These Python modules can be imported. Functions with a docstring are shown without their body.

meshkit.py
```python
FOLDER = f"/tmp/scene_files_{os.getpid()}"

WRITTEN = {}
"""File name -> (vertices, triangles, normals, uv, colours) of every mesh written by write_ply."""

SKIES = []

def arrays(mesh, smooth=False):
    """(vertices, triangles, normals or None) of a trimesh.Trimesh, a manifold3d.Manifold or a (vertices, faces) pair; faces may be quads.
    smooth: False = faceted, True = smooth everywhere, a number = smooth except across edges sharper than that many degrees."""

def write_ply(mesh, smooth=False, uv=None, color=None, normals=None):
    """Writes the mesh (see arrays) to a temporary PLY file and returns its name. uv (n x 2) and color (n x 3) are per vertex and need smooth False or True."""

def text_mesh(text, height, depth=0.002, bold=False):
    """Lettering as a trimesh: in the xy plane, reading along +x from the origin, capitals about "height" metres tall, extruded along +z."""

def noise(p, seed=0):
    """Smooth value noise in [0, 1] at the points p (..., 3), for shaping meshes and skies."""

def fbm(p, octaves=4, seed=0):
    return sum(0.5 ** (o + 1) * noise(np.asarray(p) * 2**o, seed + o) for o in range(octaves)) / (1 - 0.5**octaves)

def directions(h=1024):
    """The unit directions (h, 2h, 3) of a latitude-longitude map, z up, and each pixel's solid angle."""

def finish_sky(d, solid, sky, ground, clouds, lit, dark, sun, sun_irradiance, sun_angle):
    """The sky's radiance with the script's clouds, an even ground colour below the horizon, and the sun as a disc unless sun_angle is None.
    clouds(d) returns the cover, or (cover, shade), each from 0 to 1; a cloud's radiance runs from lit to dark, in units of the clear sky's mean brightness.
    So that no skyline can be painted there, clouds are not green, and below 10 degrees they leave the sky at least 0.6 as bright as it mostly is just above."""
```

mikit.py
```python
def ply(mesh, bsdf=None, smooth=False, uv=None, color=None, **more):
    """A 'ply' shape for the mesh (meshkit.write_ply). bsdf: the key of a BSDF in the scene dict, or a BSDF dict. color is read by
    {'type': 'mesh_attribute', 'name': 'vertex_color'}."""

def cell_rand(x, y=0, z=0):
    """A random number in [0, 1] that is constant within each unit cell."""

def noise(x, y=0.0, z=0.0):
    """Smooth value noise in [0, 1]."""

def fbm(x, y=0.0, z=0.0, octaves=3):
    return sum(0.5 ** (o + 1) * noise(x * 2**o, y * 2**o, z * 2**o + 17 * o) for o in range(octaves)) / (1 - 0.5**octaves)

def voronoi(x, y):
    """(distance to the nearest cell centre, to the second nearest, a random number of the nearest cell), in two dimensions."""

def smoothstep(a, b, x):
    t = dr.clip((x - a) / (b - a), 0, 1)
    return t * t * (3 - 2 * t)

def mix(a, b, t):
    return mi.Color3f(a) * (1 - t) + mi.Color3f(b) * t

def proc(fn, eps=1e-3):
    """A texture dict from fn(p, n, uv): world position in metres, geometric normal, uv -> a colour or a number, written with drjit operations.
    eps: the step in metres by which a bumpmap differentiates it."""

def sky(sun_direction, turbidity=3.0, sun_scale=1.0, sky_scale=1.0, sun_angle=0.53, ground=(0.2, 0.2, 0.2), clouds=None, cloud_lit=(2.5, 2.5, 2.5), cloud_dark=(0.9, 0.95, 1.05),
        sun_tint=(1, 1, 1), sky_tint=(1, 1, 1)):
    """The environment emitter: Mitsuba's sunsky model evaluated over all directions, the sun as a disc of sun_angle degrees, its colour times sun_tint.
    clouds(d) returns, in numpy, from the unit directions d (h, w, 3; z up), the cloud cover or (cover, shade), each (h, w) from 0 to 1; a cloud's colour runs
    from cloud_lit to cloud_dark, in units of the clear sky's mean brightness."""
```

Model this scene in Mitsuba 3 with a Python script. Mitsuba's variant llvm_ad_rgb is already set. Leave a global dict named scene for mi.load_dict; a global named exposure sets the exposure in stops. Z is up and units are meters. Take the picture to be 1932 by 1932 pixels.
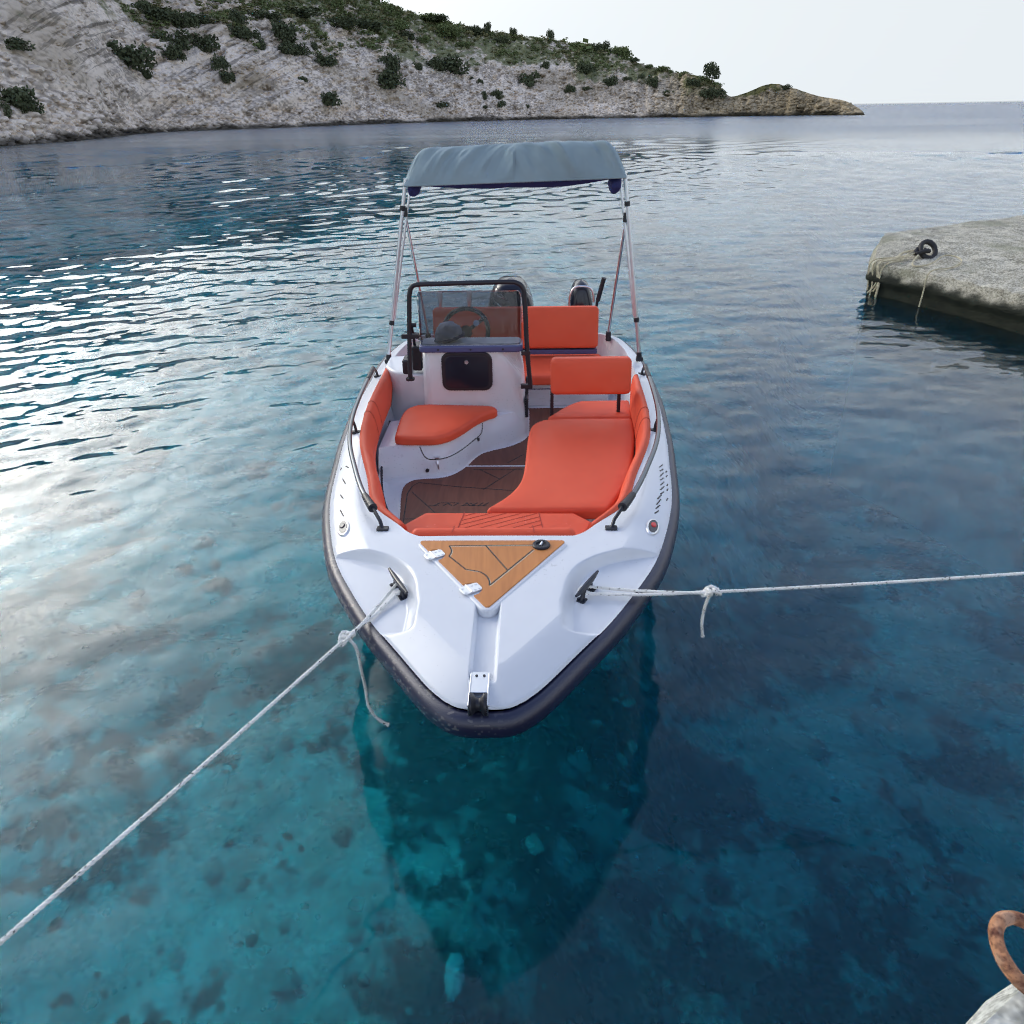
import math, numpy as np, trimesh, mitsuba as mi, mikit, meshkit, drjit as dr
from shapely.geometry import Polygon, LineString, Point
from scipy.interpolate import PchipInterpolator, CubicSpline
from scipy.spatial import cKDTree, Delaunay
import shapely
from mikit import noise, fbm, smoothstep, mix, proc, voronoi, cell_rand
T = mi.ScalarTransform4f
scene, labels = {}, {}

# ============================================================ camera, sky, exposure
F, PITCH, ROLL, H = 1400/966, math.radians(28.40), math.radians(1.0), 2.4
fw = np.array([0, math.cos(PITCH), -math.sin(PITCH)])
up0 = np.cross([1., 0, 0], fw)
up = math.sin(ROLL)*np.array([1., 0, 0]) + math.cos(ROLL)*up0
scene['camera'] = {'type': 'perspective', 'fov': math.degrees(2*math.atan(1/F)), 'fov_axis': 'x', 'near_clip': 0.05, 'far_clip': 200000.0,
    'to_world': T().look_at(origin=[0, 0, H], target=(np.array([0, 0, H])+fw).tolist(), up=up.tolist())}
SUN_AZ, SUN_EL = math.radians(-49), math.radians(20)
SUN = np.array([math.sin(SUN_AZ)*math.cos(SUN_EL), math.cos(SUN_AZ)*math.cos(SUN_EL), math.sin(SUN_EL)])
def haze(d): # thin bright haze: brightest round the veiled sun, bluer overhead
    e = np.degrees(np.arcsin(np.clip(d[..., 2], 0, 1))); s = np.degrees(np.arccos(np.clip(d@SUN, -1, 1)))
    n = meshkit.fbm(d*np.array([2., 2., 7.]), 4, 3)
    cover = 1-.86*np.clip((e-12)/36, 0, 1)**.8*np.clip((s-18)/40, 0, 1)
    glow = .93*np.exp(-(s/19)**2)+.06*np.exp(-(s/42)**2)+.060*np.clip((e-6)/22, 0, 1)
    return np.clip(cover+.12*(n-.5), 0, 1), np.clip(1-glow*(.9+.2*n), 0, 1)
scene['sky'] = mikit.sky(SUN.tolist(), turbidity=3, sun_scale=.04, sun_angle=22, clouds=haze, cloud_lit=(21, 20.6, 19.4), cloud_dark=(1.60, 1.71, 1.78), sun_tint=(1, .9, .76), sky_tint=(1.15, 1.6, 2.5))
exposure = 1.93

# ============================================================ helpers
def numbered(key):
    if key not in scene and key not in labels and not any(k.startswith(key+'__') for k in scene): return key
    i = 1
    while True:
        k = f'{key}_{i:03d}'
        if k not in scene and k not in labels and not any(q.startswith(k+'__') for q in scene): return k
        i += 1
def put(name, mesh, bsdf, parent=None, smooth=32, label=None, cat=None, group=None, kind=None, **kw):
    key = numbered(parent+'__'+name if parent else name)
    scene[key] = mikit.ply(mesh, bsdf, smooth, **kw)
    d = {k: v for k, v in dict(label=label, category=cat, group=group, kind=kind).items() if v}
    if d: labels[key] = d
    return key
def thing(name, label, cat, group=None):
    key = numbered(name); labels[key] = {'label': label, 'category': cat}
    if group: labels[key]['group'] = group
    return key
cat = trimesh.util.concatenate
def M(v, f):
    return trimesh.Trimesh(np.asarray(v, float), np.asarray(f, int), process=False)
def spl(pts, n, closed=False):
    p = np.asarray(pts, float)
    if closed: p = np.vstack([p, p[:1]])
    d = np.r_[0, np.cumsum(np.linalg.norm(np.diff(p, axis=0), axis=1)**.6)]
    c = CubicSpline(d, p, bc_type='periodic' if closed else 'natural')
    return c(np.linspace(0, d[-1], n+1 if closed else n))[:n]
def resample(p, step, closed=False):
    p = np.asarray(p, float)
    if closed: p = np.vstack([p, p[:1]])
    d = np.r_[0, np.cumsum(np.linalg.norm(np.diff(p, axis=0), axis=1))]
    n = max(2, int(round(d[-1]/step))+1); s = np.linspace(0, d[-1], n)
    q = np.stack([np.interp(s, d, p[:, k]) for k in range(p.shape[1])], 1)
    return q[:-1] if closed else q
def grid_faces(n, m, wrap=False, flip=False):
    i, j = np.meshgrid(np.arange(n-1), np.arange(m if wrap else m-1), indexing='ij'); j2 = (j+1) % m
    q = np.stack([i*m+j, i*m+j2, (i+1)*m+j2, (i+1)*m+j], -1).reshape(-1, 4)
    f = np.vstack([q[:, [0, 1, 2]], q[:, [0, 2, 3]]])
    return f[:, ::-1] if flip else f
def frames(p):
    t = np.gradient(p, axis=0); t /= np.linalg.norm(t, axis=1, keepdims=True)+1e-12
    a = np.array([0, 0, 1.]) if abs(t[0, 2]) < .9 else np.array([1., 0, 0])
    A = []
    for k in range(len(p)):
        a = a - t[k]*(a@t[k]); a /= np.linalg.norm(a)+1e-12; A.append(a.copy())
    A = np.array(A); return t, A, np.cross(t, A)
def tube(pts, r, sides=10, caps=True):
    p = np.asarray(pts, float); t, a, b = frames(p)
    r = np.broadcast_to(r, (len(p),)); ang = np.arange(sides)*2*np.pi/sides
    v = p[:, None]+r[:, None, None]*(np.cos(ang)[None, :, None]*a[:, None]+np.sin(ang)[None, :, None]*b[:, None])
    n = len(p); v = v.reshape(-1, 3); f = grid_faces(n, sides, True)
    if caps:
        c0, c1 = len(v), len(v)+1; v = np.vstack([v, p[:1], p[-1:]]); j = np.arange(sides)
        f = np.vstack([f, np.stack([j*0+c0, (j+1) % sides, j], 1), np.stack([j*0+c1, (n-1)*sides+j, (n-1)*sides+(j+1) % sides], 1)])
    m = M(v, f)
    return m
def rod(a, b, r, sides=12): return tube(np.array([a, b], float), r, sides)
def rnd(poly, c):
    p = Polygon(poly).buffer(0)
    return np.array(p.buffer(-c).buffer(2*c).buffer(-c).exterior.coords)[:-1]
def pad(poly, z0, z1, r=.012, rise=0., step=.015, rb=None, segs=4, topfn=None):
    """A rounded slab: polygon outline, rounded top and bottom edges, top optionally crowned."""
    p = resample(poly, step, True)
    if Polygon(p).exterior.is_ccw is False: p = p[::-1]
    t = np.roll(p, -1, 0)-np.roll(p, 1, 0); t /= np.linalg.norm(t, axis=1, keepdims=True)
    nrm = np.stack([t[:, 1], -t[:, 0]], 1)
    rb = r*.5 if rb is None else rb
    rings = []
    for k in range(segs+1):
        a = k/segs*np.pi/2; rings.append((rb*(1-np.sin(a)), z0+rb*(1-np.cos(a))))
    for k in range(segs+1):
        a = k/segs*np.pi/2; rings.append((r*(1-np.cos(a)), z1-r+r*np.sin(a)))
    n = len(p); v = []
    for o, z in rings: v.append(np.c_[p-nrm*o, np.full(n, z)])
    V = np.vstack(v); f = grid_faces(len(rings), n, True)
    parts = [M(V, f)]
    for ring, fl in ((v[0], True), (v[-1], False)):
        pg = Polygon(ring[:, :2]).buffer(0)
        if rise and not fl:
            x0, y0, x1, y1 = pg.bounds; h_ = max(.018, step*1.3)
            gx, gy = np.meshgrid(np.arange(x0, x1, h_), np.arange(y0, y1, h_)); q = np.c_[gx.ravel(), gy.ravel()]
            d = cKDTree(ring[:, :2]).query(q)[0]; q = q[shapely.contains_xy(pg, q) & (d > h_*.6)]
            P = np.vstack([ring[:, :2], q]); ff = Delaunay(P).simplices
            ff = ff[shapely.contains_xy(pg, P[ff].mean(1))]
            d = cKDTree(ring[:, :2]).query(P)[0]; wr = meshkit.fbm(np.c_[P*7, P[:, :1]*0+len(q)], 3, 4)-.5
            vv = np.c_[P, ring[0, 2]+rise*(1-np.exp(-d/.035))+.0035*wr*np.clip(d/.03, 0, 1)]
        else:
            vv, ff = trimesh.creation.triangulate_polygon(pg, engine='earcut'); vv = np.c_[vv[:, :2], np.full(len(vv), ring[0, 2])]
        tri = np.cross(vv[ff[:, 1]]-vv[ff[:, 0]], vv[ff[:, 2]]-vv[ff[:, 0]])[:, 2]
        ff = np.where(((tri > 0) == fl)[:, None], ff[:, ::-1], ff)
        parts.append(M(vv, ff))
    m = cat(parts); m.merge_vertices(digits_vertex=6); return m
def rect(x0, x1, y0, y1): return [(x0, y0), (x1, y0), (x1, y1), (x0, y1)]
def rbox(x0, x1, y0, y1, z0, z1, r=.008, c=None):
    c = r if c is None else c
    return pad(rnd(rect(x0, x1, y0, y1), c), z0, z1, r, step=max(.006, c*.35), rb=r)
def xf(m, mat): m = m.copy(); m.apply_transform(mat); return m
def rotm(deg, axis, pt=None): return trimesh.transformations.rotation_matrix(math.radians(deg), axis, pt)
def trn(x, y, z): return trimesh.transformations.translation_matrix([x, y, z])
def upright(m): # local (x, y, z) -> (u, z up, thickness towards -v)
    return xf(m, np.array([[1, 0, 0, 0], [0, 0, -1, 0], [0, 1, 0, 0], [0, 0, 0, 1.]]))
def lathe(prof, sides=24):
    pr = np.asarray(prof, float); a = np.arange(sides)*2*np.pi/sides
    v = np.stack([pr[:, :1]*np.cos(a), pr[:, :1]*np.sin(a), np.broadcast_to(pr[:, 1:], (len(pr), sides))], -1).reshape(-1, 3)
    m = M(v, grid_faces(len(pr), sides, True, True)); m.merge_vertices(digits_vertex=7); m.fix_normals(); return m
def ribbon(path, w, z, th=.0012):
    """A flat inlaid line: a strip of width w along a 2-D path."""
    g = LineString(path).buffer(w/2, cap_style='flat', join_style='mitre')
    m = trimesh.creation.extrude_polygon(g, th, engine='earcut'); m.apply_translation([0, 0, z]); return m

# ============================================================ materials
def rgb(*c): return {'type': 'rgb', 'value': list(c)}
def pbr(key, color, rough=.5, metal=0., spec=.5, bump=None, bs=1., **kw):
    d = {'type': 'principled', 'base_color': color if isinstance(color, dict) else rgb(*color), 'roughness': rough if isinstance(rough, dict) else float(rough), 'metallic': float(metal), **kw}
    if not metal: d['specular'] = spec
    if bump is not None: d = {'type': 'bumpmap', 'texture': bump, 'scale': bs, 'bsdf': d}
    scene[key] = {'type': 'twosided', 'inner': d}
def gel_col(p, n, uv):
    s = fbm(p.x*3, p.y*3, p.z*3, 4); g = noise(p.x*130, p.y*130, p.z*130); g2 = noise(p.x*48+9, p.y*48, p.z*48)
    c = mix((.57, .59, .625), (.63, .645, .675), s)
    return c*(1-.22*smoothstep(.83, .9, g)*smoothstep(.42, .6, s)-.10*smoothstep(.8, .86, g2)*smoothstep(.5, .7, s))
pbr('gelcoat', proc(gel_col), .20, spec=.5)
def strake_col(p, n, uv):
    g = noise(p.x*95, p.y*95, p.z*95); w = fbm(p.x*4, p.y*4, 1., 3)
    c = mix((.006, .008, .030), (.012, .014, .042), w)
    return mix(c, (.16, .15, .14), .5*smoothstep(.72, .8, g)*smoothstep(.35, .55, w)*smoothstep(.2,-.2,p.x))  # pale specks mixed into the navy, only towards the left side
pbr('strake', proc(strake_col), .38, spec=.75)
pbr('hull_paint', (.02, .024, .06), .25)
def vinyl_bump(p, n, uv): return noise(p.x*420, p.y*420, p.z*420)*.00012+fbm(p.x*9, p.y*9, p.z*9, 3)*.008+fbm(p.x*26, p.y*26, p.z*26, 3)*.0012
def vinyl_col(p, n, uv):
    s = fbm(p.x*5, p.y*5, p.z*5, 3); d = noise(p.x*60, p.y*60, p.z*60)
    return mix((.64, .080, .037), (.72, .108, .048), s)+mi.Color3f(.12, .1, .09)*smoothstep(.94, .97, d)*.5
pbr('vinyl', proc(vinyl_col), .52, spec=.28, bump=proc(vinyl_bump, 5e-4))
pbr('stitch', (.36, .042, .024), .8)
def teak(dark, light):
    def fn(p, n, uv):
        g = fbm(p.x*70+fbm(p.x*4, p.y*3, 0, 2)*5, p.y*6, 0, 4); l = fbm(p.x*2.2, p.y*2.2, 3., 3)
        return mix(dark, light, g*.6+l*.4)
    return proc(fn)
pbr('teak_orange', teak((.36, .120, .026), (.58, .230, .062)), .5)
pbr('teak_brown', teak((.085, .025, .014), (.19, .064, .036)), .55)
pbr('black_plastic', (.012, .012, .018), .42)
pbr('black_gloss', (.010, .012, .022), .15)
pbr('navy_trim', (.06, .07, .17), .4)
pbr('caulk', (.015, .014, .016), .6)
pbr('pale_line', (.52, .46, .36), .6)
pbr('steel', (.72, .73, .75), .22, metal=1.)
pbr('rail_steel', (.15, .165, .19), .25, metal=1.)
pbr('alu', (.80, .83, .88), .34, metal=1.)
pbr('red_lens', (.55, .02, .02), .15)
pbr('green_lens', (.02, .2, .1), .15)
def cloth_col(p, n, uv):
    s = fbm(p.x*6, p.y*6, p.z*6, 4); return mix((.20, .262, .285), (.26, .325, .345), s)
pbr('canvas', proc(cloth_col), .85, spec=.2)
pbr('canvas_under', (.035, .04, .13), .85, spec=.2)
pbr('cap_cloth', proc(lambda p, n, uv: mix((.34, .35, .39), (.52, .53, .57), fbm(p.x*22, p.y*22, p.z*22, 4))), .9, spec=.1)
scene['screen_glass'] = {'type': 'thindielectric', 'int_ior': 1.5, 'specular_transmittance': rgb(.17, .19, .25)}
def rope_col(p, n, uv):
    f = noise(p.x*260, p.y*260, p.z*260); k = noise(p.x*150, p.y*150, p.z*150)
    return mix((.72, .71, .66), (.86, .85, .81), noise(p.x*30, p.y*30, p.z*30))*(1-.8*smoothstep(.78, .83, k))*(.85+.15*f)
pbr('rope_white', proc(rope_col), .9, spec=.1)
pbr('rope_old', proc(lambda p, n, uv: mix((.34, .30, .20), (.62, .56, .40), noise(p.x*40, p.y*40, p.z*40))), .95, spec=.05)
def rust_col(p, n, uv):
    s = fbm(p.x*60, p.y*60, p.z*60, 4); b = fbm(p.x*22, p.y*22, p.z*22, 3); f = noise(p.x*210, p.y*210, p.z*210)
    c = mix(mix((.13, .052, .035), (.42, .205, .11), smoothstep(.2, .7, s)), (.48, .29, .19), .8*smoothstep(.50, .66, b))
    return c*(1-.28*smoothstep(.62, .8, f))
pbr('rust', proc(rust_col), .85, spec=.25, bump=proc(lambda p, n, uv: fbm(p.x*90, p.y*90, p.z*90, 3)*.009+noise(p.x*260, p.y*260, p.z*260)*.0015, 6e-4))
pbr('old_iron', (.018, .016, .016), .7)
# ============================================================ the sea, the seabed
def waves(x, y, r, drr):
    h = np.zeros_like(x); g = np.random.default_rng(5)
    patch = meshkit.fbm(np.stack([x*.05, y*.10, 0*x], -1), 3, 11)
    patch = np.clip((patch-.36)/.3, 0, 1)
    near = np.clip((y-.8)/5, .55, 1)*np.clip((150-r)/90, .0, 1)*np.clip(1-.0*x, 0, 1)
    band = np.exp(-((np.log(r+.1)-np.log(80))/.40)**2)*np.clip((25-x)/50, 0, 1)
    lam = .12
    while lam < 100:
        short = lam < 1.4
        lod = np.clip((lam/np.maximum(drr, 1e-6)-2.2)/2, 0, 1)
        far = 1. if short else np.clip((r/(lam*15)-.5)/.5, 0, 1)
        s = (.020 if lam < .2 else .033 if lam < .6 else .022) if short else .031
        wt = lod*far*(.45+.65*patch)*(1+1.1*band)*near
        m = wt > 0
        if m.any():
            hh = np.zeros(m.sum())
            for k in range(10):
                l = lam*2**g.uniform(-.35, .35)
                if short:
                    a = math.radians(g.normal(104, 27)) if k % 3 else g.uniform(0, 2*math.pi)
                    kx, ky = math.cos(a)*2*math.pi/l, math.sin(a)*2*math.pi/l
                else:
                    ky = 2*math.pi/l; kx = g.choice([-1, 1])*2*math.pi/(l*g.uniform(.5, 1.3))
                hh += s*l/(2*math.pi)*np.sin(kx*x[m]+ky*y[m]+g.uniform(0, 6.28))*.55
            h[m] += wt[m]*hh
        lam *= 1.55
    return h
def water_mesh(r0, r1):
    rs = [r0]
    while rs[-1] < r1:
        r = rs[-1]; rs.append(min(r1, r+min(max(.021, r*r/(2.4*742)*.5), r*.12)))
    rs = np.array(rs); drr = np.interp(rs, rs, np.maximum(.021, np.minimum(rs*rs/3560., rs*.12)))
    th = np.radians(np.concatenate([np.linspace(-48, 48, 960), np.linspace(48, 312, 60)[1:-1]]))
    R, A = np.meshgrid(rs, th, indexing='ij'); D = np.broadcast_to(drr[:, None], R.shape)
    x, y = R*np.sin(A), R*np.cos(A)
    z = waves(x.ravel(), y.ravel(), R.ravel(), D.ravel())
    n, m = R.shape
    v = np.stack([x.ravel(), y.ravel(), z], -1); f = grid_faces(n, m, True); j = np.arange(m)
    if r0 < 1: v = np.vstack([v, [[0, 0, 0]]]); f = np.vstack([f, np.stack([j, (j+1) % m, j*0+n*m], 1)])
    dn = np.cross(v[f[:, 1]]-v[f[:, 0]], v[f[:, 2]]-v[f[:, 0]])[:, 2] < 0
    f[dn] = f[dn][:, ::-1]
    return v, f
scene['sea_medium'] = {'type': 'homogeneous', 'albedo': rgb(.04, .43, .79), 'sigma_t': rgb(.99, .14, .105), 'scale': 1.05}
scene['water_surface'] = {'type': 'dielectric', 'int_ior': 1.333, 'ext_ior': 1.0}
def chop(p, n, uv): # how ruffled the far water is, in streaks
    st = smoothstep(.30, .70, fbm(p.x*.035, p.y*.20, 1., 4))
    r = dr.sqrt(p.x*p.x+p.y*p.y)
    return mi.Float(.010)+(.030+.040*st)*smoothstep(52, 125, r)
scene['ruffled_surface'] = {'type': 'roughdielectric', 'int_ior': 1.333, 'ext_ior': 1.0, 'alpha': proc(chop), 'distribution': 'ggx'}
put('sea', water_mesh(.3, 52.), 'water_surface', smooth=True, kind='structure', interior={'type': 'ref', 'id': 'sea_medium'})
put('open_sea', water_mesh(52., 90000.), 'ruffled_surface', smooth=True, kind='structure', interior={'type': 'ref', 'id': 'sea_medium'})
WEED = [(-.03, 2.98, .17, .24), (.25, 3.9, .5, .4), (-.35, 3.6, .35, .4), (-.40, 2.05, .30, .20), (1.3, 3.7, .38, .3), (1.1, 2.5, .25, .3), (2.1, 3.3, .25, .2), (2.2, 2.0, .4, .35)]
def bed_col(p, n, uv):
    w = fbm(p.x*.5+3, p.y*.5, 0, 3)
    a = fbm(p.x*.8+w*2, p.y*.8+1.7, 2., 5); a2 = fbm(p.x*3.1, p.y*3.1, 5., 4)
    a3 = noise(p.x*16, p.y*16); f = fbm(p.x*6+a*6, p.y*6, 9., 4)
    k = a*.46+a2*.24+f*.25+a3*.05
    for (x, y, rx, ry) in WEED:
        q = dr.square((p.x-x)/rx)+dr.square((p.y-y)/ry)
        k = k+.17*dr.exp(-q)
    weed = smoothstep(.475, .570, k+(noise(p.x*28, p.y*28)-.5)*.06)
    sand = mix((.46, .46, .37), (.80, .80, .68), smoothstep(.3, .7, a2*.6+f*.4))
    return mix(sand, mix((.03, .055, .045), (.07, .095, .07), a3), weed*.92)
scene['seabed_sand'] = {'type': 'twosided', 'b': {'type': 'diffuse', 'reflectance': proc(bed_col)}}
def bed_z(x, y):
    R = np.hypot(x, y)
    ledge = 1/(1+np.exp(-np.clip((x-(.02+.42*(y-2.0))-.35*(meshkit.fbm(np.stack([x*0, y*.9, 0*x], -1), 3, 8)-.5))/.28, -30, 30)))
    d = 1.85+1.1*ledge+1.0*np.clip((x-1)/4, 0, 1)+.06*np.maximum(R-5, 0)**.9
    l = meshkit.fbm(np.stack([x*.8, y*.8, 0*x], -1), 5, 4)-.5
    return -d+.6*l+.10*(meshkit.fbm(np.stack([x*4, y*4, 0*x], -1), 4, 9)-.5)
def bed():
    rs = np.concatenate([np.linspace(0, 12, 240), 12*1.05**np.arange(1, 138)])
    th = np.radians(np.linspace(0, 360, 361))[:-1]
    R, A = np.meshgrid(rs, th, indexing='ij'); x, y = R*np.sin(A), R*np.cos(A)
    v = np.stack([x, y, bed_z(x, y)], -1).reshape(-1, 3)
    return v, grid_faces(*R.shape, True)
put('seabed', bed(), 'seabed_sand', smooth=True, kind='structure')

# ============================================================ the hillside across the bay
SHORE = np.array([(-100, 80), (-75, 70), (-42, 84), (-31.3, 101), (-26.5, 121), (-22.4, 163), (-15.5, 184), (-7.1, 223), (-.4, 243), (6.4, 254), (13, 255), (19, 251), (22.3, 242), (23.2, 238)])
RIDGE = np.array([(-100, 60, 42), (-75, 60, 42), (-42, 70, 40), (-31.3, 70, 40), (-22, 66, 38), (-15.5, 58, 35.5), (-12.4, 56, 34), (-9.5, 54, 33), (-6.5, 52, 30.4), (-3, 50, 27), (0, 46, 24.8),
   (1.6, 44, 23.6), (3.9, 40, 22), (6.7, 34, 19.6), (8.6, 28, 16), (11, 22, 12.8), (12.6, 14, 11.2), (13.9, 11, 8.8), (15.0, 9, 5.2), (15.8, 9, 6.0), (17.4, 10, 8.3), (18.5, 9, 7.2), (20.2, 8, 4.8), (21.8, 6, 3.5), (22.7, 5, 1.8), (23.2, 4, .3)])
_rs = PchipInterpolator(SHORE[:, 0], SHORE[:, 1]); _rw = PchipInterpolator(RIDGE[:, 0], RIDGE[:, 1]); _rh = PchipInterpolator(RIDGE[:, 0], RIDGE[:, 2])
def hill_arrays(az, t):
    """az in degrees (columns), t 0 at the waterline, 1 at the ridge, beyond 1 the plateau behind."""
    rs, w, hr = _rs(az), _rw(az), _rh(az)
    jag = 1+.012*(meshkit.fbm(np.stack([az*3, az*0, az*0], -1), 4, 21)-.5)
    r = rs*jag+w*t
    a = np.radians(az); x, y = r*np.sin(a), r*np.cos(a)
    tc = np.clip(t, 0, 1)
    g = np.where(tc < .10, tc/.10*.10, .10+.9*(np.clip(tc-.10, 0, 1)/.9)**.86)
    z = np.where(t <= 0, t*60, hr*g)
    z = np.where(t > 1, hr*(1-.25*(t-1)), z)
    s = a*rs; k = np.clip(hr/14, .15, 1)*np.clip(t*12, 0, 1)*np.clip((1.12-t)*6, .15, 1)
    left = np.clip((-az-6)/10, 0, 1)
    # gullies and slanted strata
    st = meshkit.fbm(np.stack([(s*.55+z*.80)*.045, (z-.55*s)*.34, 0*s], -1), 4, 31)-.5
    ru = meshkit.fbm(np.stack([s*.10, z*.16, 0*s+3], -1), 5, 33)-.5
    fi = meshkit.fbm(np.stack([s*.7, z*.9, 0*s+7], -1), 4, 37)-.5
    rill = np.abs(meshkit.fbm(np.stack([s*.16, z*.03, 0*s+11], -1), 4, 41)-.5)
    off = k*(st*(4.6*left+1.6)+ru*3.6+fi*2.4-rill*3.4*(1-.5*left)-1.6*np.abs(fi)*2)
    x, y = x-off*np.sin(a)*1.0, y-off*np.cos(a)*1.0
    z = z+k*(ru*1.6+fi*.7+st*.8)*np.clip(t*8, 0, 1)
    return x, y, z
def hills_mesh():
    az = np.concatenate([np.linspace(-95, -40, 110), np.linspace(-40, 23.15, 1100)[1:]])
    t = np.concatenate([[-.08, -.03], np.linspace(0, 1.08, 230), [1.3, 1.7, 2.4]])
    Tt, A = np.meshgrid(t, az, indexing='ij')
    x, y, z = hill_arrays(A, Tt)
    return np.stack([x, y, z], -1).reshape(-1, 3), grid_faces(*A.shape, flip=True)
def mix1(a, b, t): return a*(1-t)+b*t
def rock_col(p, n, uv):
    a = dr.atan2(p.x, p.y)*200.
    s1 = fbm((a*.55+p.z*.8)*.12, (p.z-.55*a)*.9, 2., 4)
    s2 = fbm(p.x*.25, p.y*.25, p.z*.35, 5); s3 = noise(p.x*2.4, p.y*1.2, p.z*2.6)
    lm = smoothstep(-22., -60., a)*smoothstep(.3, .6, fbm(p.x*.05, p.y*.05, p.z*.08, 3))
    c = mix((.36, .31, .255), (.77, .675, .57), smoothstep(.33, .62, mix1(s3*.5+s2*.5, s1*.5+s2*.25+s3*.25, lm)))
    c = mix(c, (.30, .24, .16), .5*smoothstep(.52, .7, fbm(p.x*.06, p.y*.06, p.z*.1, 3)))
    g = fbm(p.x*.11, p.y*.11, p.z*.05, 5)
    hr = dr.select(a > 0, 24.8-.33*a, 24.8-.20*a)
    top = smoothstep(.60, .82, p.z/dr.maximum(hr, 8.)+(g-.5)*1.3+(noise(p.x*.7, p.y*.7, p.z*.7)-.5)*.16)
    grass = mix((.08, .115, .05), (.24, .24, .12), fbm(p.x*.8, p.y*.5, p.z, 4))
    c = c*(1-.5*(.25+.75*lm)*smoothstep(.60, .70, fbm((a*.55+p.z*.8)*.3, (p.z-.55*a)*2.0, 5., 3)))
    gm = smoothstep(.30, .55, noise(p.x*.9, p.y*.6, p.z*.9)*.6+g*.5)
    c = mix(c, grass, top*.9*gm)
    c = mix(c, mi.Color3f(c)*mi.Color3f(.55, .52, .42), smoothstep(30., 62., p.x))
    wet = smoothstep(1.3, .3, p.z+(s2-.5)*2.0)
    return mix(c, mi.Color3f(c)*.16+mi.Color3f(.004,.005,.004), wet)
scene['hill_rock'] = {'type': 'twosided', 'b': {'type': 'diffuse', 'reflectance': proc(rock_col)}}
put('hills', hills_mesh(), 'hill_rock', smooth=True, kind='structure')
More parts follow.
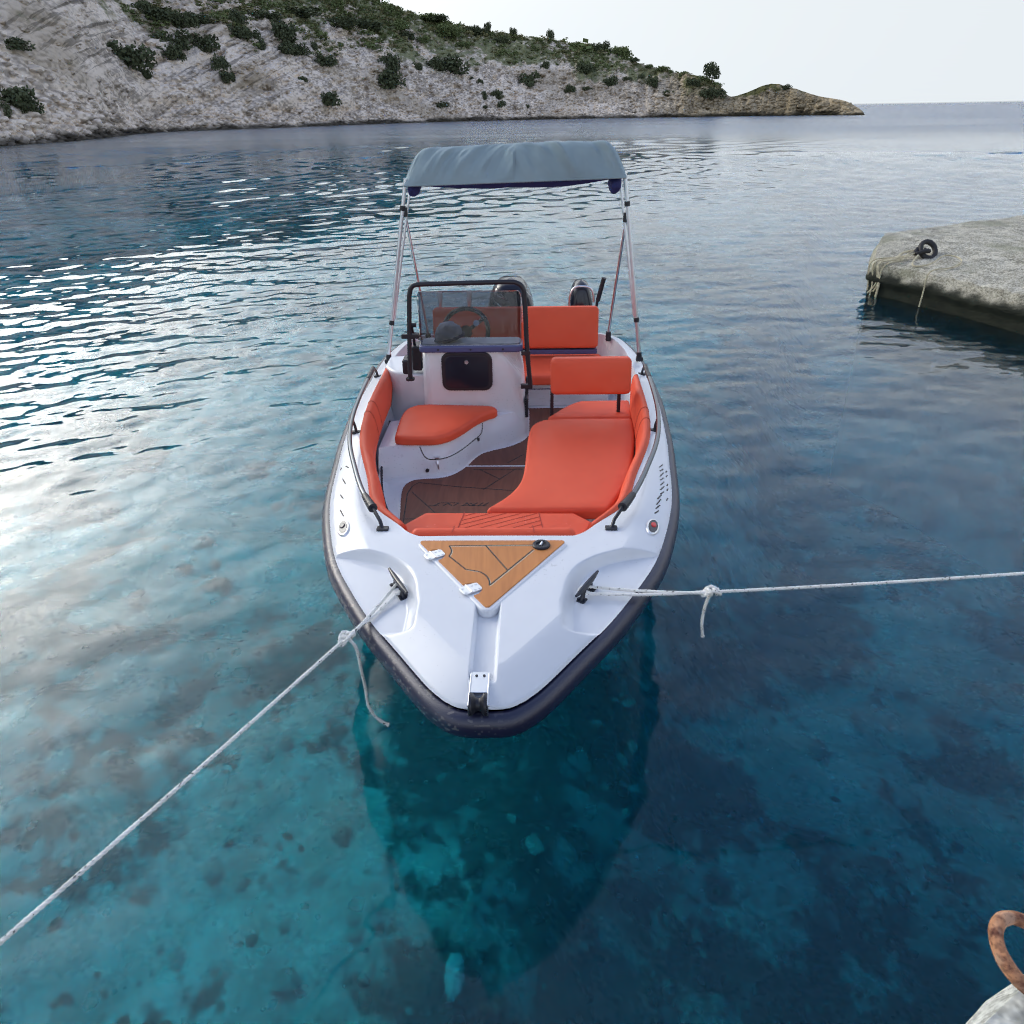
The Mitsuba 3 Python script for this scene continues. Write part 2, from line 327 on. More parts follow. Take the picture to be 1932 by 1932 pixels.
#HILL_END
# ============================================================ the boat (u: to picture right, v: aft from the bow, z up)
ang = -math.atan(.029)
BM = np.eye(4); BM[:2, :2] = [[math.cos(ang), -math.sin(ang)], [math.sin(ang), math.cos(ang)]]; BM[:2, 3] = [-.100, 1.755]
TB = T(BM)
BOAT = thing('motorboat', 'white open motorboat with orange cushions and a grey sun canopy, moored bow towards the quay', 'boat')
def bp(name, mesh, bsdf, parent=None, smooth=32, **kw):
    return put(name, mesh, bsdf, parent or BOAT, smooth, to_world=TB, **kw)
def bw(u, v, z=0): return (BM@np.array([u, v, z, 1.]))[:3]

WV = np.array([(0, 0), (.075, .006), (.12, .032), (.165, .075), (.22, .145), (.325, .295), (.44, .46), (.573, .69), (.672, .89), (.753, 1.13), (.823, 1.40), (.865, 1.65), (.893, 1.88), (.924, 2.13), (.960, 2.54), (.985, 2.93), (.990, 3.3), (.985, 3.87), (.935, 4.26), (.86, 4.48), (.73, 4.575)])
_o = spl(WV, 700)
OUT_R = np.vstack([_o, [(.60, 4.60), (.3, 4.60), (0, 4.60)]])
OUT_R = resample(OUT_R, .012)
OUTL = np.vstack([OUT_R, (OUT_R*[-1, 1])[::-1][1:-1]])
_k = _o[:, 1] < 4.5
wfun = PchipInterpolator(np.maximum.accumulate(_o[_k, 1])+np.arange(_k.sum())*1e-7, _o[_k, 0])
_tree = cKDTree(resample(OUTL, .003, True))
POCK = PchipInterpolator([.33, .372, .5, .57, .66, .75, .84, .88, .915, .95], [.275, .268, .268, .28, .298, .335, .425, .50, .59, .75])
def sm(a, b, x): t = np.clip((x-a)/(b-a), 0, 1); return t*t*(3-2*t)
def edge_z(v): return .735+.015*(1-np.clip(v/1.5, 0, 1))-.02*np.clip((v-2.5)/2, 0, 1)
def zdeck(u, v):
    u, v = np.asarray(u, float), np.asarray(v, float)
    d = _tree.query(np.stack([u, v], -1))[0]
    zt = edge_z(v)
    z = zt-.014*(1-np.clip(d/.014, 0, 1))**2
    sh = np.clip((d-.012)/.125, 0, 1); sh = np.where(sh < .86, sh/.93, 1-(1-sh)**2/.2604+0*sh) if False else 1-np.clip(1-sh*1.0, 0, 1)**1.25
    fore = sm(1.5, .9, v)
    z = z+sh*(.040+.008*fore)
    z = z+.010*fore*(1-(np.abs(u)/.8)**2)
    a = np.abs(u+.005)
    s = a-POCK(np.clip(v, .33, .95)); inp = (v > .36) & (v < .96)
    k = sm(-.012, .045, s)*sm(.355, .40, v)*sm(.96, .92, v)
    low = zt+.002+.10*np.clip(d-.012, 0, .25)*.9
    z = z*(1-k)+np.minimum(z, low-.012*np.clip(k, 0, 1))*k
    c = sm(.047, .036, np.abs(u+.008))*sm(.075, .12, v)*sm(.60, .55, v)
    return z-.034*c
OPEN_R = np.array([(0, 1.0), (.33, 1.0), (.375, 1.03), (.44, 1.115), (.585, 1.31), (.668, 1.58), (.795, 2.02), (.868, 2.5), (.89, 3.0), (.892, 3.4), (.885, 3.9), (.84, 4.22), (.76, 4.38), (.6, 4.44), (0, 4.44)])
OPEN_R = resample(np.vstack([OPEN_R[:2], spl(OPEN_R[1:-1], 240), OPEN_R[-1:]]), .012)
OPN = np.vstack([OPEN_R, (OPEN_R*[-1, 1])[::-1][1:-1]])
def deck_mesh():
    parts = []
    def g(vs, lo, hi, m):
        t = np.linspace(0, 1, m)
        U = lo[:, None]*(1-t)+hi[:, None]*t; V = np.broadcast_to(vs[:, None], U.shape)
        P = np.stack([U, V, zdeck(U, V)], -1).reshape(-1, 3)
        parts.append(M(P, grid_faces(len(vs), m)))
    vs = np.r_[np.linspace(0, 1, 26)[:-1]**2*.06+1e-4, np.linspace(.06, 1.0, 165)]
    w = wfun(vs); g(vs, -w, w, 261)
    vo = OPEN_R[:, 1]; order = np.argsort(vo, kind='stable')
    vs = np.linspace(1.0, 4.44, 300)
    wi = np.interp(vs, np.maximum.accumulate(vo)+np.arange(len(vo))*1e-9, OPEN_R[:, 0])
    wi[0] = .33
    wo = np.interp(vs, OUT_R[:, 1], OUT_R[:, 0])
    g(vs, wi, wo, 16); g(vs, -wo, -wi, 16)
    vs = np.linspace(4.44, 4.60, 14)
    wo = np.interp(vs, np.maximum.accumulate(OUT_R[:, 1])+np.arange(len(OUT_R))*1e-9, OUT_R[:, 0]); wo[-1] = .60; g(vs, -wo, wo, 60)
    m = cat(parts); m.merge_vertices(digits_vertex=5)
    n = np.cross(m.vertices[m.faces[:, 1]]-m.vertices[m.faces[:, 0]], m.vertices[m.faces[:, 2]]-m.vertices[m.faces[:, 0]])
    return M(m.vertices, np.where((n[:, 2] < 0)[:, None], m.faces[:, ::-1], m.faces))
bp('deck', deck_mesh(), 'gelcoat', smooth=40)
def outline_loft(prof, closed_curve):
    p = closed_curve; t = np.roll(p, -1, 0)-np.roll(p, 1, 0); t /= np.linalg.norm(t, axis=1, keepdims=True)+1e-12
    n = np.stack([t[:, 1], -t[:, 0]], 1)
    c = Polygon(p).exterior.is_ccw
    if not c: n = -n
    rows = [np.c_[p+n*o, (edge_z(p[:, 1])-.735+z) if rel else np.full(len(p), z)] for o, z, rel in prof]
    return M(np.vstack(rows), grid_faces(len(rows), len(p), True))
R = [(-.004, .7215, 1), (.010, .7225, 1), (.024, .716, 1), (.036, .702, 1), (.041, .685, 1), (.041, .662, 1), (.034, .645, 1), (.020, .636, 1), (-.02, .632, 1)]
bp('rubbing_strake', outline_loft(R, OUTL), 'strake', smooth=50, label='dark navy rubber band around the hull edge, pale-speckled on the left side')
def hull_mesh():
    rows = []
    for z, fac, tip, sn in ((.655, .985, .02, 0), (.62, .975, .06, 0), (.45, .93, .27, 0), (.25, .89, .50, .01), (.08, .85, .70, .02), (-.02, .80, .82, .03), (-.12, .58, 1.0, .05), (-.22, .30, 1.3, .08), (-.28, .03, 1.6, .1)):
        p = OUTL.copy(); s = p[:, 1]/4.6
        v = tip+s*(4.6-tip-sn); b = np.clip(p[:, 1]/1.6, 0, 1)
        rows.append(np.c_[p[:, 0]*(fac-.22*(1-b)*(.655-z)), v, np.full(len(p), z)])
    return M(np.vstack(rows), grid_faces(len(rows), len(OUTL), True))
bp('hull', hull_mesh(), 'hull_paint', smooth=40)
def liner():
    p = OPN; c = Polygon(p)
    rows = []
    t = np.roll(p, -1, 0)-np.roll(p, 1, 0); t /= np.linalg.norm(t, axis=1, keepdims=True)+1e-12
    n = np.stack([t[:, 1], -t[:, 0]], 1); n = n if c.exterior.is_ccw else -n
    zd = zdeck(p[:, 0], p[:, 1])
    for o, z in ((0, None), (.004, -.008), (.008, .70), (.018, .60), (.035, .48), (.055, .41), (.085, .372), (.13, .356), (.2, .352)):
        zz = zd-.0005 if z is None else (zd+z if z < 0 else np.full(len(p), z))
        rows.append(np.c_[p-n*o, zz])
    side = M(np.vstack(rows), grid_faces(len(rows), len(p), True))
    vv, ff = trimesh.creation.triangulate_polygon(c.buffer(-.15), engine='earcut')
    return cat([side, M(np.c_[vv[:, :2], np.full(len(vv), .3535)], ff)])
bp('cockpit_liner', liner(), 'gelcoat', smooth=50)

# ---- cockpit floor: two brown panels, the strip between them, joints and lettering
EDGE = spl([(-.575, 1.45), (-.594, 1.90), (-.637, 2.268), (-.625, 2.40), (-.56, 2.462), (-.415, 2.485), (-.322, 2.561), (-.253, 2.694), (-.17, 2.862), (.004, 2.978), (.123, 3.131), (.125, 3.40), (.125, 3.72)], 90)
FL = Polygon(np.vstack([[(-.40, 1.12)], EDGE, [(.62, 3.72), (.62, 1.3), (.40, 1.12)]])).buffer(0)
for a, b in ((1.0, 2.640), (2.662, 3.8)):
    q = FL.intersection(Polygon(rect(-1, 1, a, b)))
    bp('floor_panel', pad(np.array(q.exterior.coords)[:-1], .350, .3605, .002, step=.03), 'teak_brown')
bp('floor_strip', rbox(-.30, .45, 2.642, 2.660, .352, .3635, .002), 'alu')
J = [[(-.568, 1.50), (-.572, 1.90), (-.60, 2.26), (-.585, 2.36), (-.55, 2.41)], [(-.55, 2.41), (-.30, 2.35), (.0, 2.30), (.2, 2.27)], [(-.575, 2.28), (-.35, 1.93)], [(-.57, 1.94), (.05, 1.94)],
     [(-.18, 2.60), (-.04, 2.45)], [(-.14, 2.31), (.05, 2.60)], [(-.22, 2.60), (.10, 2.60)], [(.0, 2.70), (.10, 2.83)], [(-.15, 1.94), (-.20, 1.86)]]
bp('floor_joint', cat([ribbon(j, .006, .3604) for j in J]), 'caulk', smooth=False, kind='stuff')
def letters(x, y, z):
    seg = []
    for k, (dx, s) in enumerate([(0, 1), (.055, 1), (.105, -1), (.115, 1), (.17, 1), (.215, -1), (.225, 1), (.24, -1), (.26, 1), (.29, 1)]):
        seg.append(ribbon([(x+dx, y), (x+dx+.030*s, y+.035)], .007, z))
    seg += [ribbon([(x-.03, y-.001), (x+.03, y-.001)], .004, z), ribbon([(x+.04, y+.036), (x+.14, y+.034)], .004, z), ribbon([(x+.16, y-.002), (x+.31, y-.004)], .004, z)]
    return cat(seg)
bp('floor_lettering', letters(-.42, 2.10, .3605), 'caulk', smooth=False, label='thin dark slanted lettering on the brown floor')
bp('floor_emblem', trimesh.creation.extrude_polygon(Polygon([(-.13, 1.985), (-.03, 2.05), (.05, 2.05), (-.02, 1.985)]), .0014, engine='earcut').apply_translation([0, 0, .3605]), 'caulk', smooth=False)

# ---- cushions
def cushion(name, poly, z0, z1, r=.022, rise=.008, c=.02, **kw):
    return bp(name, pad(rnd(poly, c), z0, z1, r, rise, rb=.012, segs=5), 'vinyl', smooth=50, **kw)
LOUNGE = np.vstack([spl([(-.095, 1.565), (.0, 1.69), (.055, 1.79), (.092, 1.90), (.112, 2.04), (.122, 2.25), (.132, 2.49), (.142, 2.62), (.170, 2.745), (.235, 2.815)], 60), [(.40, 2.835), (.82, 2.83)], spl([(.82, 2.83), (.80, 2.55), (.745, 2.2), (.68, 1.9), (.545, 1.572)], 30)])
s = cushion('lounge_cushion', LOUNGE, .555, .622, .026, label='large orange lounge cushion with a curved edge on the port side')
cushion('port_seat_cushion', np.vstack([spl([(.25, 2.85), (.33, 2.98), (.43, 3.12), (.50, 3.18)], 14), [(.84, 3.19), (.825, 2.85)]]), .555, .617, .022)
BS = [(-.50, 1.405), (-.385, 1.557), (.37, 1.545), (.458, 1.445), (.40, 1.27), (.33, 1.12), (-.34, 1.12), (-.43, 1.27)]
BSK = cushion('bow_seat_cushion', BS, .552, .616, .022, .0001, label='quilted orange bow seat cushion')
q = Polygon([(-.185, 1.54), (.19, 1.53), (.235, 1.16), (-.235, 1.16)])
st = [ribbon([(-.185, 1.548), (-.235, 1.13)], .004, .6173), ribbon([(.19, 1.538), (.235, 1.13)], .004, .6173)]
for k in range(-12, 20):
    for s_ in ((1,) if True else (1, -1)):
        l = LineString([(-.9, 1.1+k*.042-.35), (.9, 1.1+k*.042+.35+.25)]).intersection(q)
        if l.length > .02: st.append(ribbon(np.array(l.coords), .0028, .6172, .0006))
bp('seat_stitching', cat(st), 'stitch', BSK, smooth=False)
roll = xf(pad(rnd(rect(-.375, .345, -.034, .034), .03), .60, .803, .032, segs=6), trn(0, 1.047, 0))
RK = bp('bow_backrest', roll, 'vinyl', smooth=50)
for q_ in ([(-.19, 1.015), (-.183, 1.078)], [(.165, 1.015), (.158, 1.078)]): bp('backrest_seam', ribbon(q_, .004, .8031), 'stitch', RK, smooth=False)
cushion('starboard_seat_cushion', np.vstack([spl([(-.705, 2.56), (-.66, 2.538), (-.55, 2.53), (-.438, 2.535), (-.327, 2.63), (-.231, 2.81), (-.15, 2.94), (-.088, 2.995)], 50), spl([(-.075, 3.03), (-.10, 3.075), (-.2, 3.10)], 8), [(-.56, 3.13)], spl([(-.628, 3.12), (-.69, 3.06), (-.716, 2.94), (-.712, 2.7)], 14)]), .558, .620, .026, label='orange curved seat cushion in front of the steering console')
cushion('rear_seat_cushion', rect(-.64, .735, 3.715, 4.30), .545, .622, .026, c=.03)
def backrest(u0, u1, h, th, r=.022): # local: x across, y up
    return upright(pad(rnd(rect(u0, u1, 0, h), .03), 0, th, r, .006, rb=r, segs=5))
RB = bp('rear_backrest', xf(xf(backrest(-.628, .695, .325, .10), rotm(-8, [1, 0, 0])), trn(0, 4.24, .695)), 'vinyl', smooth=50)
bp('backrest_base', rbox(-.62, .69, 4.16, 4.24, .655, .692, .006), 'navy_trim')
PB = bp('port_backrest', xf(xf(backrest(.282, .798, .235, .11, .03), rotm(-7, [1, 0, 0])), trn(0, 2.935, .765)), 'vinyl', smooth=50, label='orange seat backrest on two black posts')
for u in (.293, .735):
    bp('backrest_post', rbox(u-.011, u+.011, 2.925, 2.955, .60, .80, .003), 'black_plastic')
def bolster(side):
    pts = OPEN_R[(OPEN_R[:, 1] > 1.10) & (OPEN_R[:, 1] < (3.42 if side < 0 else 3.22)) & (OPEN_R[:, 0] > .40)]
    pts = resample(pts, .03); n_ = len(pts)
    t = np.gradient(pts, axis=0); t /= np.linalg.norm(t, axis=1, keepdims=True); n = np.stack([-t[:, 1], t[:, 0]], 1)  # inwards
    s = np.linspace(0, 1, n_)
    en = np.clip(np.minimum(s/.16, (1-s)/.12), .0, 1)**.6
    prof = [(.000, .60), (-.004, .70), (-.002, .765), (.006, .788), (.020, .797), (.036, .792), (.050, .775), (.062, .735), (.070, .69), (.076, .64), (.074, .612), (.062, .60)]
    sec = []
    for i in range(n_):
        e = .22+.78*en[i]; zt = .79
        row = [(o*(.35+.65*e), zt+(z-.79)*e) for o, z in prof]
        sec.append([[*(pts[i]+n[i]*o), z] for o, z in row])
    v = np.array(sec); k = v.shape[1]
    f = grid_faces(n_, k, True); v = v.reshape(-1, 3); c0, c1 = len(v), len(v)+1
    v = np.vstack([v, v[:k].mean(0), v[-k:].mean(0)]); j = np.arange(k)
    f = np.vstack([f, np.stack([j*0+c0, (j+1) % k, j], 1), np.stack([j*0+c1, (n_-1)*k+j, (n_-1)*k+(j+1) % k], 1)])
    m = M(v, f); seams = []
    for q in (.62, .70):
        i = int(q*n_); seams.append(tube(spl(np.array(sec[i])[2:11]+[0, 0, .001], 20), .0022, 5))
    if side < 0:
        m.vertices[:, 0] *= -1; m.invert()
        for q in seams: q.vertices[:, 0] *= -1; q.invert()
    m.fix_normals(); return m, seams
for sd in (1, -1):
    m, sm_ = bolster(sd); k = bp('side_bolster', m, 'vinyl', smooth=50); [bp('bolster_seam', q, 'stitch', k) for q in sm_]
# white bases under the cushions
bp('lounge_base', pad(np.array(Polygon(LOUNGE).union(Polygon([(.25, 2.8), (.33, 2.98), (.5, 3.17), (.85, 3.17), (.83, 2.8)])).buffer(-.025).exterior.coords)[:-1], .352, .556, .01), 'gelcoat')
bp('bow_seat_base', pad(np.array(Polygon(BS).buffer(-.02).exterior.coords)[:-1], .352, .553, .01), 'gelcoat')
rb_ = bp('rear_bench', rbox(-.70, .76, 3.775, 4.42, .352, .546, .015), 'gelcoat')
bp('bench_lid', rbox(-.69, .75, 3.765, 4.40, .495, .500, .002), 'navy_trim', rb_)

# ---- starboard locker, its hatch, latch and drains
bot = spl([(-.80, 2.40), (-.66, 2.425), (-.56, 2.462), (-.415, 2.485), (-.322, 2.561), (-.253, 2.694), (-.17, 2.862), (.004, 2.978), (.123, 3.131)], 90)
top = spl([(-.80, 2.50), (-.70, 2.54), (-.58, 2.545), (-.438, 2.56), (-.345, 2.645), (-.255, 2.81), (-.17, 2.94), (-.04, 3.06), (.092, 3.16)], 90)
rows = []
for a, z in ((-.35, .353), (-.12, .357), (.10, .372), (.26, .40), (.45, .45), (.70, .50), (1.0, .545), (1.05, .556)):
    rows.append(np.c_[bot+(top-bot)*a, np.full(90, z)])
rows.append(np.c_[top+np.array([0, .45]), np.full(90, .557)])
LK = bp('locker', M(np.vstack(rows), grid_faces(len(rows), 90)), 'gelcoat', smooth=60)
def on_locker(i, z, out=.002):
    bi, ti = (np.array([np.interp(i, np.arange(90), q[:, k]) for k in (0, 1)]) for q in (bot, top))
    zs = [.372, .40, .45, .50, .545]; aa = [.10, .26, .45, .70, 1.0]
    a = np.interp(z, zs, aa); d = ti-bi; d = d/np.linalg.norm(d)
    p = bi+(ti-bi)*a-d*out; return np.array([*p, z+out*.4])
hp = spl([(21.5, .548), (22.3, .515), (24, .482), (27, .470), (36, .468), (48, .470), (58, .474), (62, .485), (63.6, .515), (64, .548)], 90)
hl = [on_locker(i, z) for i, z in hp]
bp('hatch_joint', tube(np.array(hl), .0028, 6), 'caulk', LK)
lp = on_locker(29, .462)
bp('latch', cat([rbox(lp[0]-.014, lp[0]+.014, lp[1]-.014, lp[1]+.004, .478, .492, .002), rod(lp+[0, -.006, .0], lp+[.004, -.018, -.02], .010), rod(lp+[.004, -.012, -.012], lp+[.006, -.012, -.052], .006)]), 'steel', LK)
for i, z in ((24, .405), (60, .46)):
    p = on_locker(i, z, .0); bp('drain_cap', rod(p+[0, .01, 0], p+[0, -.008, .003], .012), 'black_plastic', LK)
# black edging along the starboard inner side
e = spl([(-.835, 3.06, .50), (-.822, 2.76, .46), (-.795, 2.46, .43), (-.735, 2.14, .415), (-.68, 1.95, .41), (-.62, 1.80, .41)], 60)
bp('edge_trim', cat([tube(e+[.012, -.004, k*.010], .007, 6) for k in range(3)]), 'black_plastic')

# ---- bulkhead and steering console
bp('side_bulkhead', pad(rnd(np.vstack([[(-.56, 3.66), (-.895, 3.66)], spl([(-.895, 3.42), (-.85, 3.335), (-.78, 3.265), (-.66, 3.22), (-.56, 3.205)], 16)]), .008), .355, .805, .02, segs=5), 'gelcoat', smooth=50)
CN = BOAT+'__console'
def loft_rects(levels, c=.05, n=80):
    rows = []
    for z, u0, u1, v0, v1 in levels:
        p = rnd(rect(u0, u1, v0, v1), min(c, (u1-u0)*.45)); p = resample(p, .01, True)
        k = np.argmin(p[:, 0]+p[:, 1]); p = np.roll(p, -k, 0)
        if not Polygon(p).exterior.is_ccw: p = p[::-1]
        d = np.r_[0, np.cumsum(np.linalg.norm(np.diff(np.vstack([p, p[:1]]), axis=0), axis=1))]; s_ = np.linspace(0, d[-1], n+1)[:-1]; pc = np.vstack([p, p[:1]])
        rows.append(np.c_[np.interp(s_, d, pc[:, 0]), np.interp(s_, d, pc[:, 1]), np.full(n, z)])
    v = np.vstack(rows); f = grid_faces(len(rows), n, True); c1 = len(v); j = np.arange(n)
    v = np.vstack([v, rows[-1].mean(0)]); f = np.vstack([f, np.stack([j*0+c1, (len(rows)-1)*n+j, (len(rows)-1)*n+(j+1) % n], 1)])
    m = M(v, f); m.fix_normals(); return m
bp('body', loft_rects([(.352, -.62, .145, 3.12, 3.72), (.40, -.605, .125, 3.125, 3.71), (.55, -.595, .117, 3.125, 3.70), (.80, -.585, .102, 3.115, 3.52), (.995, -.578, .088, 3.10, 3.26)], .06), 'gelcoat', CN, smooth=40)
bp('top_band', rbox(-.592, .100, 3.072, 3.275, .992, 1.036, .010, .045), 'navy_trim', CN)
bp('dash_top', rbox(-.575, .085, 3.095, 3.262, 1.030, 1.046, .006, .04), 'gelcoat', CN)
for u in (-.46, -.245, -.03): bp('band_screw', rod((u, 3.074, 1.014), (u, 3.068, 1.014), .007, 8), 'black_plastic', CN)
HD = bp('hatch', upright(pad(rnd(rect(-.448, -.106, .722, .988), .055), -3.124, -3.092, .010, step=.012)), 'black_plastic', CN, label='black rounded hatch in the front of the console')
HD2 = bp('hatch_panel', upright(pad(rnd(rect(-.425, -.129, .742, .968), .045), 3.088-.0, 3.0975, .004, step=.012)*1 if False else pad(rnd(rect(-.425, -.129, .742, .968), .045), -3.10, -3.0895, .004, step=.012)), 'black_gloss', CN)
bp('hatch_lock', rod((-.277, 3.092, .925), (-.277, 3.078, .925), .013), 'steel', CN)
bp('side_pad', xf(cat([rbox(-.115, .115, 0, .022, 0, .14, .008), rbox(-.02, .02, 0, .015, .13, .26, .006)]), rotm(90, [0, 0, 1])@trn(3.27, -.135, .50)), 'black_plastic', CN)
g = spl([(-.588, 3.24), (-.582, 3.11), (-.555, 3.082), (-.4, 3.078), (-.08, 3.078), (.062, 3.082), (.088, 3.11), (.094, 3.24)], 60)
zt_ = np.interp(np.linspace(0, 1, 60), [0, .1, .16, .2, .8, .84, .9, 1], [1.14, 1.30, 1.365, 1.385, 1.385, 1.365, 1.30, 1.14])
rows = [np.c_[g+np.array([0, .03])*t, 1.044+(zt_-1.044)*t] for t in np.linspace(0, 1, 6)]
bp('windscreen', M(np.vstack(rows), grid_faces(6, 60)), 'screen_glass', CN, smooth=50)
bp('screen_edge', cat([tube(rows[-1], .003, 6)]), 'steel', CN)
rail = spl([(-.665, 3.10, .80), (-.655, 3.10, 1.00), (-.640, 3.10, 1.20), (-.628, 3.10, 1.36)], 16).tolist()+spl([(-.622, 3.10, 1.385), (-.605, 3.10, 1.42), (-.565, 3.10, 1.432)], 8).tolist()+spl([(-.5, 3.10, 1.434), (.0, 3.10, 1.442)], 6).tolist()+spl([(.05, 3.10, 1.440), (.092, 3.10, 1.42), (.112, 3.10, 1.38)], 8).tolist()+spl([(.118, 3.10, 1.30), (.130, 3.10, 1.00), (.150, 3.10, .76)], 12).tolist()
bp('grab_rail', tube(np.array(rail), .0155, 12), 'black_plastic', CN, smooth=60)
bp('rail_bracket', cat([rbox(.085, .165, 3.085, 3.115, .735, .765, .004), rbox(.09, .15, 3.085, 3.115, .965, .995, .004), rbox(-.70, -.585, 3.085, 3.115, 1.085, 1.115, .004), rod((-.665, 3.1, .80), (-.665, 3.1, .815), .03)]), 'black_plastic', CN)
# throttle
bp('throttle', cat([rbox(-.66, -.595, 3.20, 3.34, .83, 1.00, .012), rbox(-.735, -.68, 3.22, 3.36, .80, .90, .012), rod((-.64, 3.25, .98), (-.645, 3.20, 1.15), .010), rod((-.672, 3.19, 1.15), (-.612, 3.19, 1.15), .015)]), 'black_plastic', CN)
# steering wheel
def ringm(R_, r, n=56, s=10):
    a = np.arange(n)*2*np.pi/n; p = np.c_[R_*np.cos(a), R_*np.sin(a), a*0]
    b = np.arange(s)*2*np.pi/s
    v = p[:, None]+r*(np.cos(b)[None, :, None]*(p/R_)[:, None]+np.sin(b)[None, :, None]*np.array([0, 0, 1.]))
    f = grid_faces(n+1, s, True) % (n*s); m = M(v.reshape(-1, 3), f); m.fix_normals(); return m
WT = trn(-.305, 3.47, 1.035)@rotm(62, [1, 0, 0])
SW = CN+'__steering_wheel'
wheel = cat([ringm(.158, .016)]+[tube(np.array([[.02*math.cos(a), .02*math.sin(a), -.03], [.09*math.cos(a), .09*math.sin(a), -.02], [.155*math.cos(a), .155*math.sin(a), 0]]), .013, 8) for a in (math.radians(35), math.radians(155), math.radians(275))]+[rod((0, 0, -.07), (0, 0, .0), .04, 20)])
bp('steering_wheel', xf(wheel, WT), 'black_plastic', CN, smooth=60)
bp('wheel_badge', xf(cat([rod((.075, .052, .004), (.075, .052, .010), .022, 16), tube(np.array([[.152*math.cos(a), .152*math.sin(a), .015] for a in np.linspace(.55, 1.15, 10)]), .0035, 6)]), WT), 'steel', CN)

# ---- fore deck: lid, teak panel, roller, cleats, navigation lights
LID = rnd([(-.352, .952), (.328, .952), (-.010, .415)], .035)
ld = bp('deck_lid', pad(LID, .770, .806, .010, step=.008), 'gelcoat', smooth=50)
WD = Polygon(rnd([(-.325, .938), (.301, .938), (-.010, .452)], .012))
lid_n = np.array([-.849, -.529]) # outward of the left edge
hg = [np.array([-.243, .822]), np.array([-.078, .576])]
for h_ in hg: WD = WD.difference(Point(h_).buffer(.042))
WD = max(getattr(WD, 'geoms', [WD]), key=lambda g_: g_.area)
pn = bp('teak_panel', pad(np.array(WD.exterior.coords)[:-1], .800, .8105, .002, step=.006), 'teak_orange', ld, label='orange teak inlay triangle on the foredeck')
kn = np.array([.193, .893])
G = [[(-.190, .893), (.155, .897)], [(.16, .862), (-.008, .600)], spl([(-.008, .600), (-.014, .645), (-.045, .69), (-.075, .703), (-.107, .712)], 16), [(-.107, .712), (-.183, .812)], spl([(-.183, .812), (-.176, .85), (-.190, .893)], 8), [(-.037, .893), (.060, .702)]]
bp('teak_groove', cat([ribbon(q_, .0055, .8104, .0007) for q_ in G]), 'caulk', ld, smooth=False)
bp('groove_edge', cat([ribbon(np.array(q_)+[.004, -.0045], .003, .8104, .0006) for q_ in G]), 'pale_line', ld, smooth=False)
for h_ in hg:
    a = math.degrees(math.atan2(lid_n[1], lid_n[0]))
    m = cat([rbox(-.046, .034, -.027, .027, 0, .004, .0015, .012)]+[rod((x, y, .003), (x, y, .0065), .0055, 8) for x in (-.035, -.018, .022) for y in (-.015, .015)]+[rod((.002, -.027, .004), (.002, .027, .004), .005, 8)])
    bp('hinge', xf(m, trn(*(h_+lid_n*.006), .8095)@rotm(a, [0, 0, 1])), 'steel', ld)
bp('lid_latch', xf(lathe([(0, .0), (.037, .0), (.037, .006), (.033, .010), (.022, .010), (.020, .004), (0, .004)]), trn(*kn, .8105)), 'black_plastic', ld)
bp('latch_ring', xf(cat([rod((-.004, -.012, .004), (.004, .012, .006), .006, 8)]), trn(*kn, .8125)), 'steel', ld)
rk = BOAT+'__bow_roller'
zr = .757
bp('bracket', cat([rbox(-.043, .013, .03, .128, zr+.028, zr+.034, .002, .004), rbox(-.0465, -.042, -.035, .12, zr-.005, zr+.040, .0015), rbox(.012, .0165, -.035, .12, zr-.005, zr+.040, .0015), rod((-.05, -.01, zr+.02), (.02, -.01, zr+.02), .006)]), 'steel', rk)
bp('roller', xf(lathe([(0, -.027), (.036, -.027), (.036, -.019), (.022, -.008), (.020, 0), (.022, .008), (.036, .019), (.036, .027), (0, .027)]), trn(-.015, -.01, zr+.022)@rotm(90, [0, 1, 0])), 'black_plastic', rk, smooth=40)
for u in (-.027, -.002): bp('bracket_screw', rod((u, .108, zr+.034), (u, .108, zr+.037), .0045, 8), 'black_plastic', rk)
def cleat_mesh():
    y = np.linspace(-.098, .098, 15); r = np.interp(abs(y), [0, .05, .098], [.0115, .0105, .005])
    bar = tube(np.c_[y*0, y, .048+.006*(y/.098)**2], r, 8)
    legs = [tube(np.array([[0, s*.026, .046], [0, s*.036, .02], [0, s*.045, .0]]), [.010, .009, .012], 8) for s in (-1, 1)]
    base = [rbox(-.017, .017, s*.045-.018, s*.045+.018, 0, .006, .002) for s in (-1, 1)]
    bolts = [rod((x, s*.05, .004), (x, s*.05, .012), .006, 8) for s in (-1, 1) for x in (-.012, .012)]
    return cat([bar]+legs+base+bolts)
CL = [(-.368, .652, 29.5), (.366, .630, -29.0)]
CLZ = [float(zdeck(a, b)) for a, b, _ in CL]
for (a, b, d), z in zip(CL, CLZ): bp('cleat', xf(cleat_mesh(), trn(a, b, z-.001)@rotm(d, [0, 0, 1])), 'black_gloss', smooth=50)
def deck_frame(u, v, deg):
    h_ = .012; z = float(zdeck(u, v)); nx = -(float(zdeck(u+h_, v))-float(zdeck(u-h_, v)))/(2*h_); ny = -(float(zdeck(u, v+h_))-float(zdeck(u, v-h_)))/(2*h_)
    n = np.array([nx, ny, 1.]); n /= np.linalg.norm(n); y = np.array([math.sin(math.radians(deg)), math.cos(math.radians(deg)), 0]); y -= n*(y@n); y /= np.linalg.norm(y); x = np.cross(y, n)
    m = np.eye(4); m[:3, 0], m[:3, 1], m[:3, 2], m[:3, 3] = x, y, n, [u, v, z]; return m
def oval(a, b, n=28): t = np.arange(n)*2*np.pi/n; return np.c_[a*np.cos(t), b*np.sin(t)]
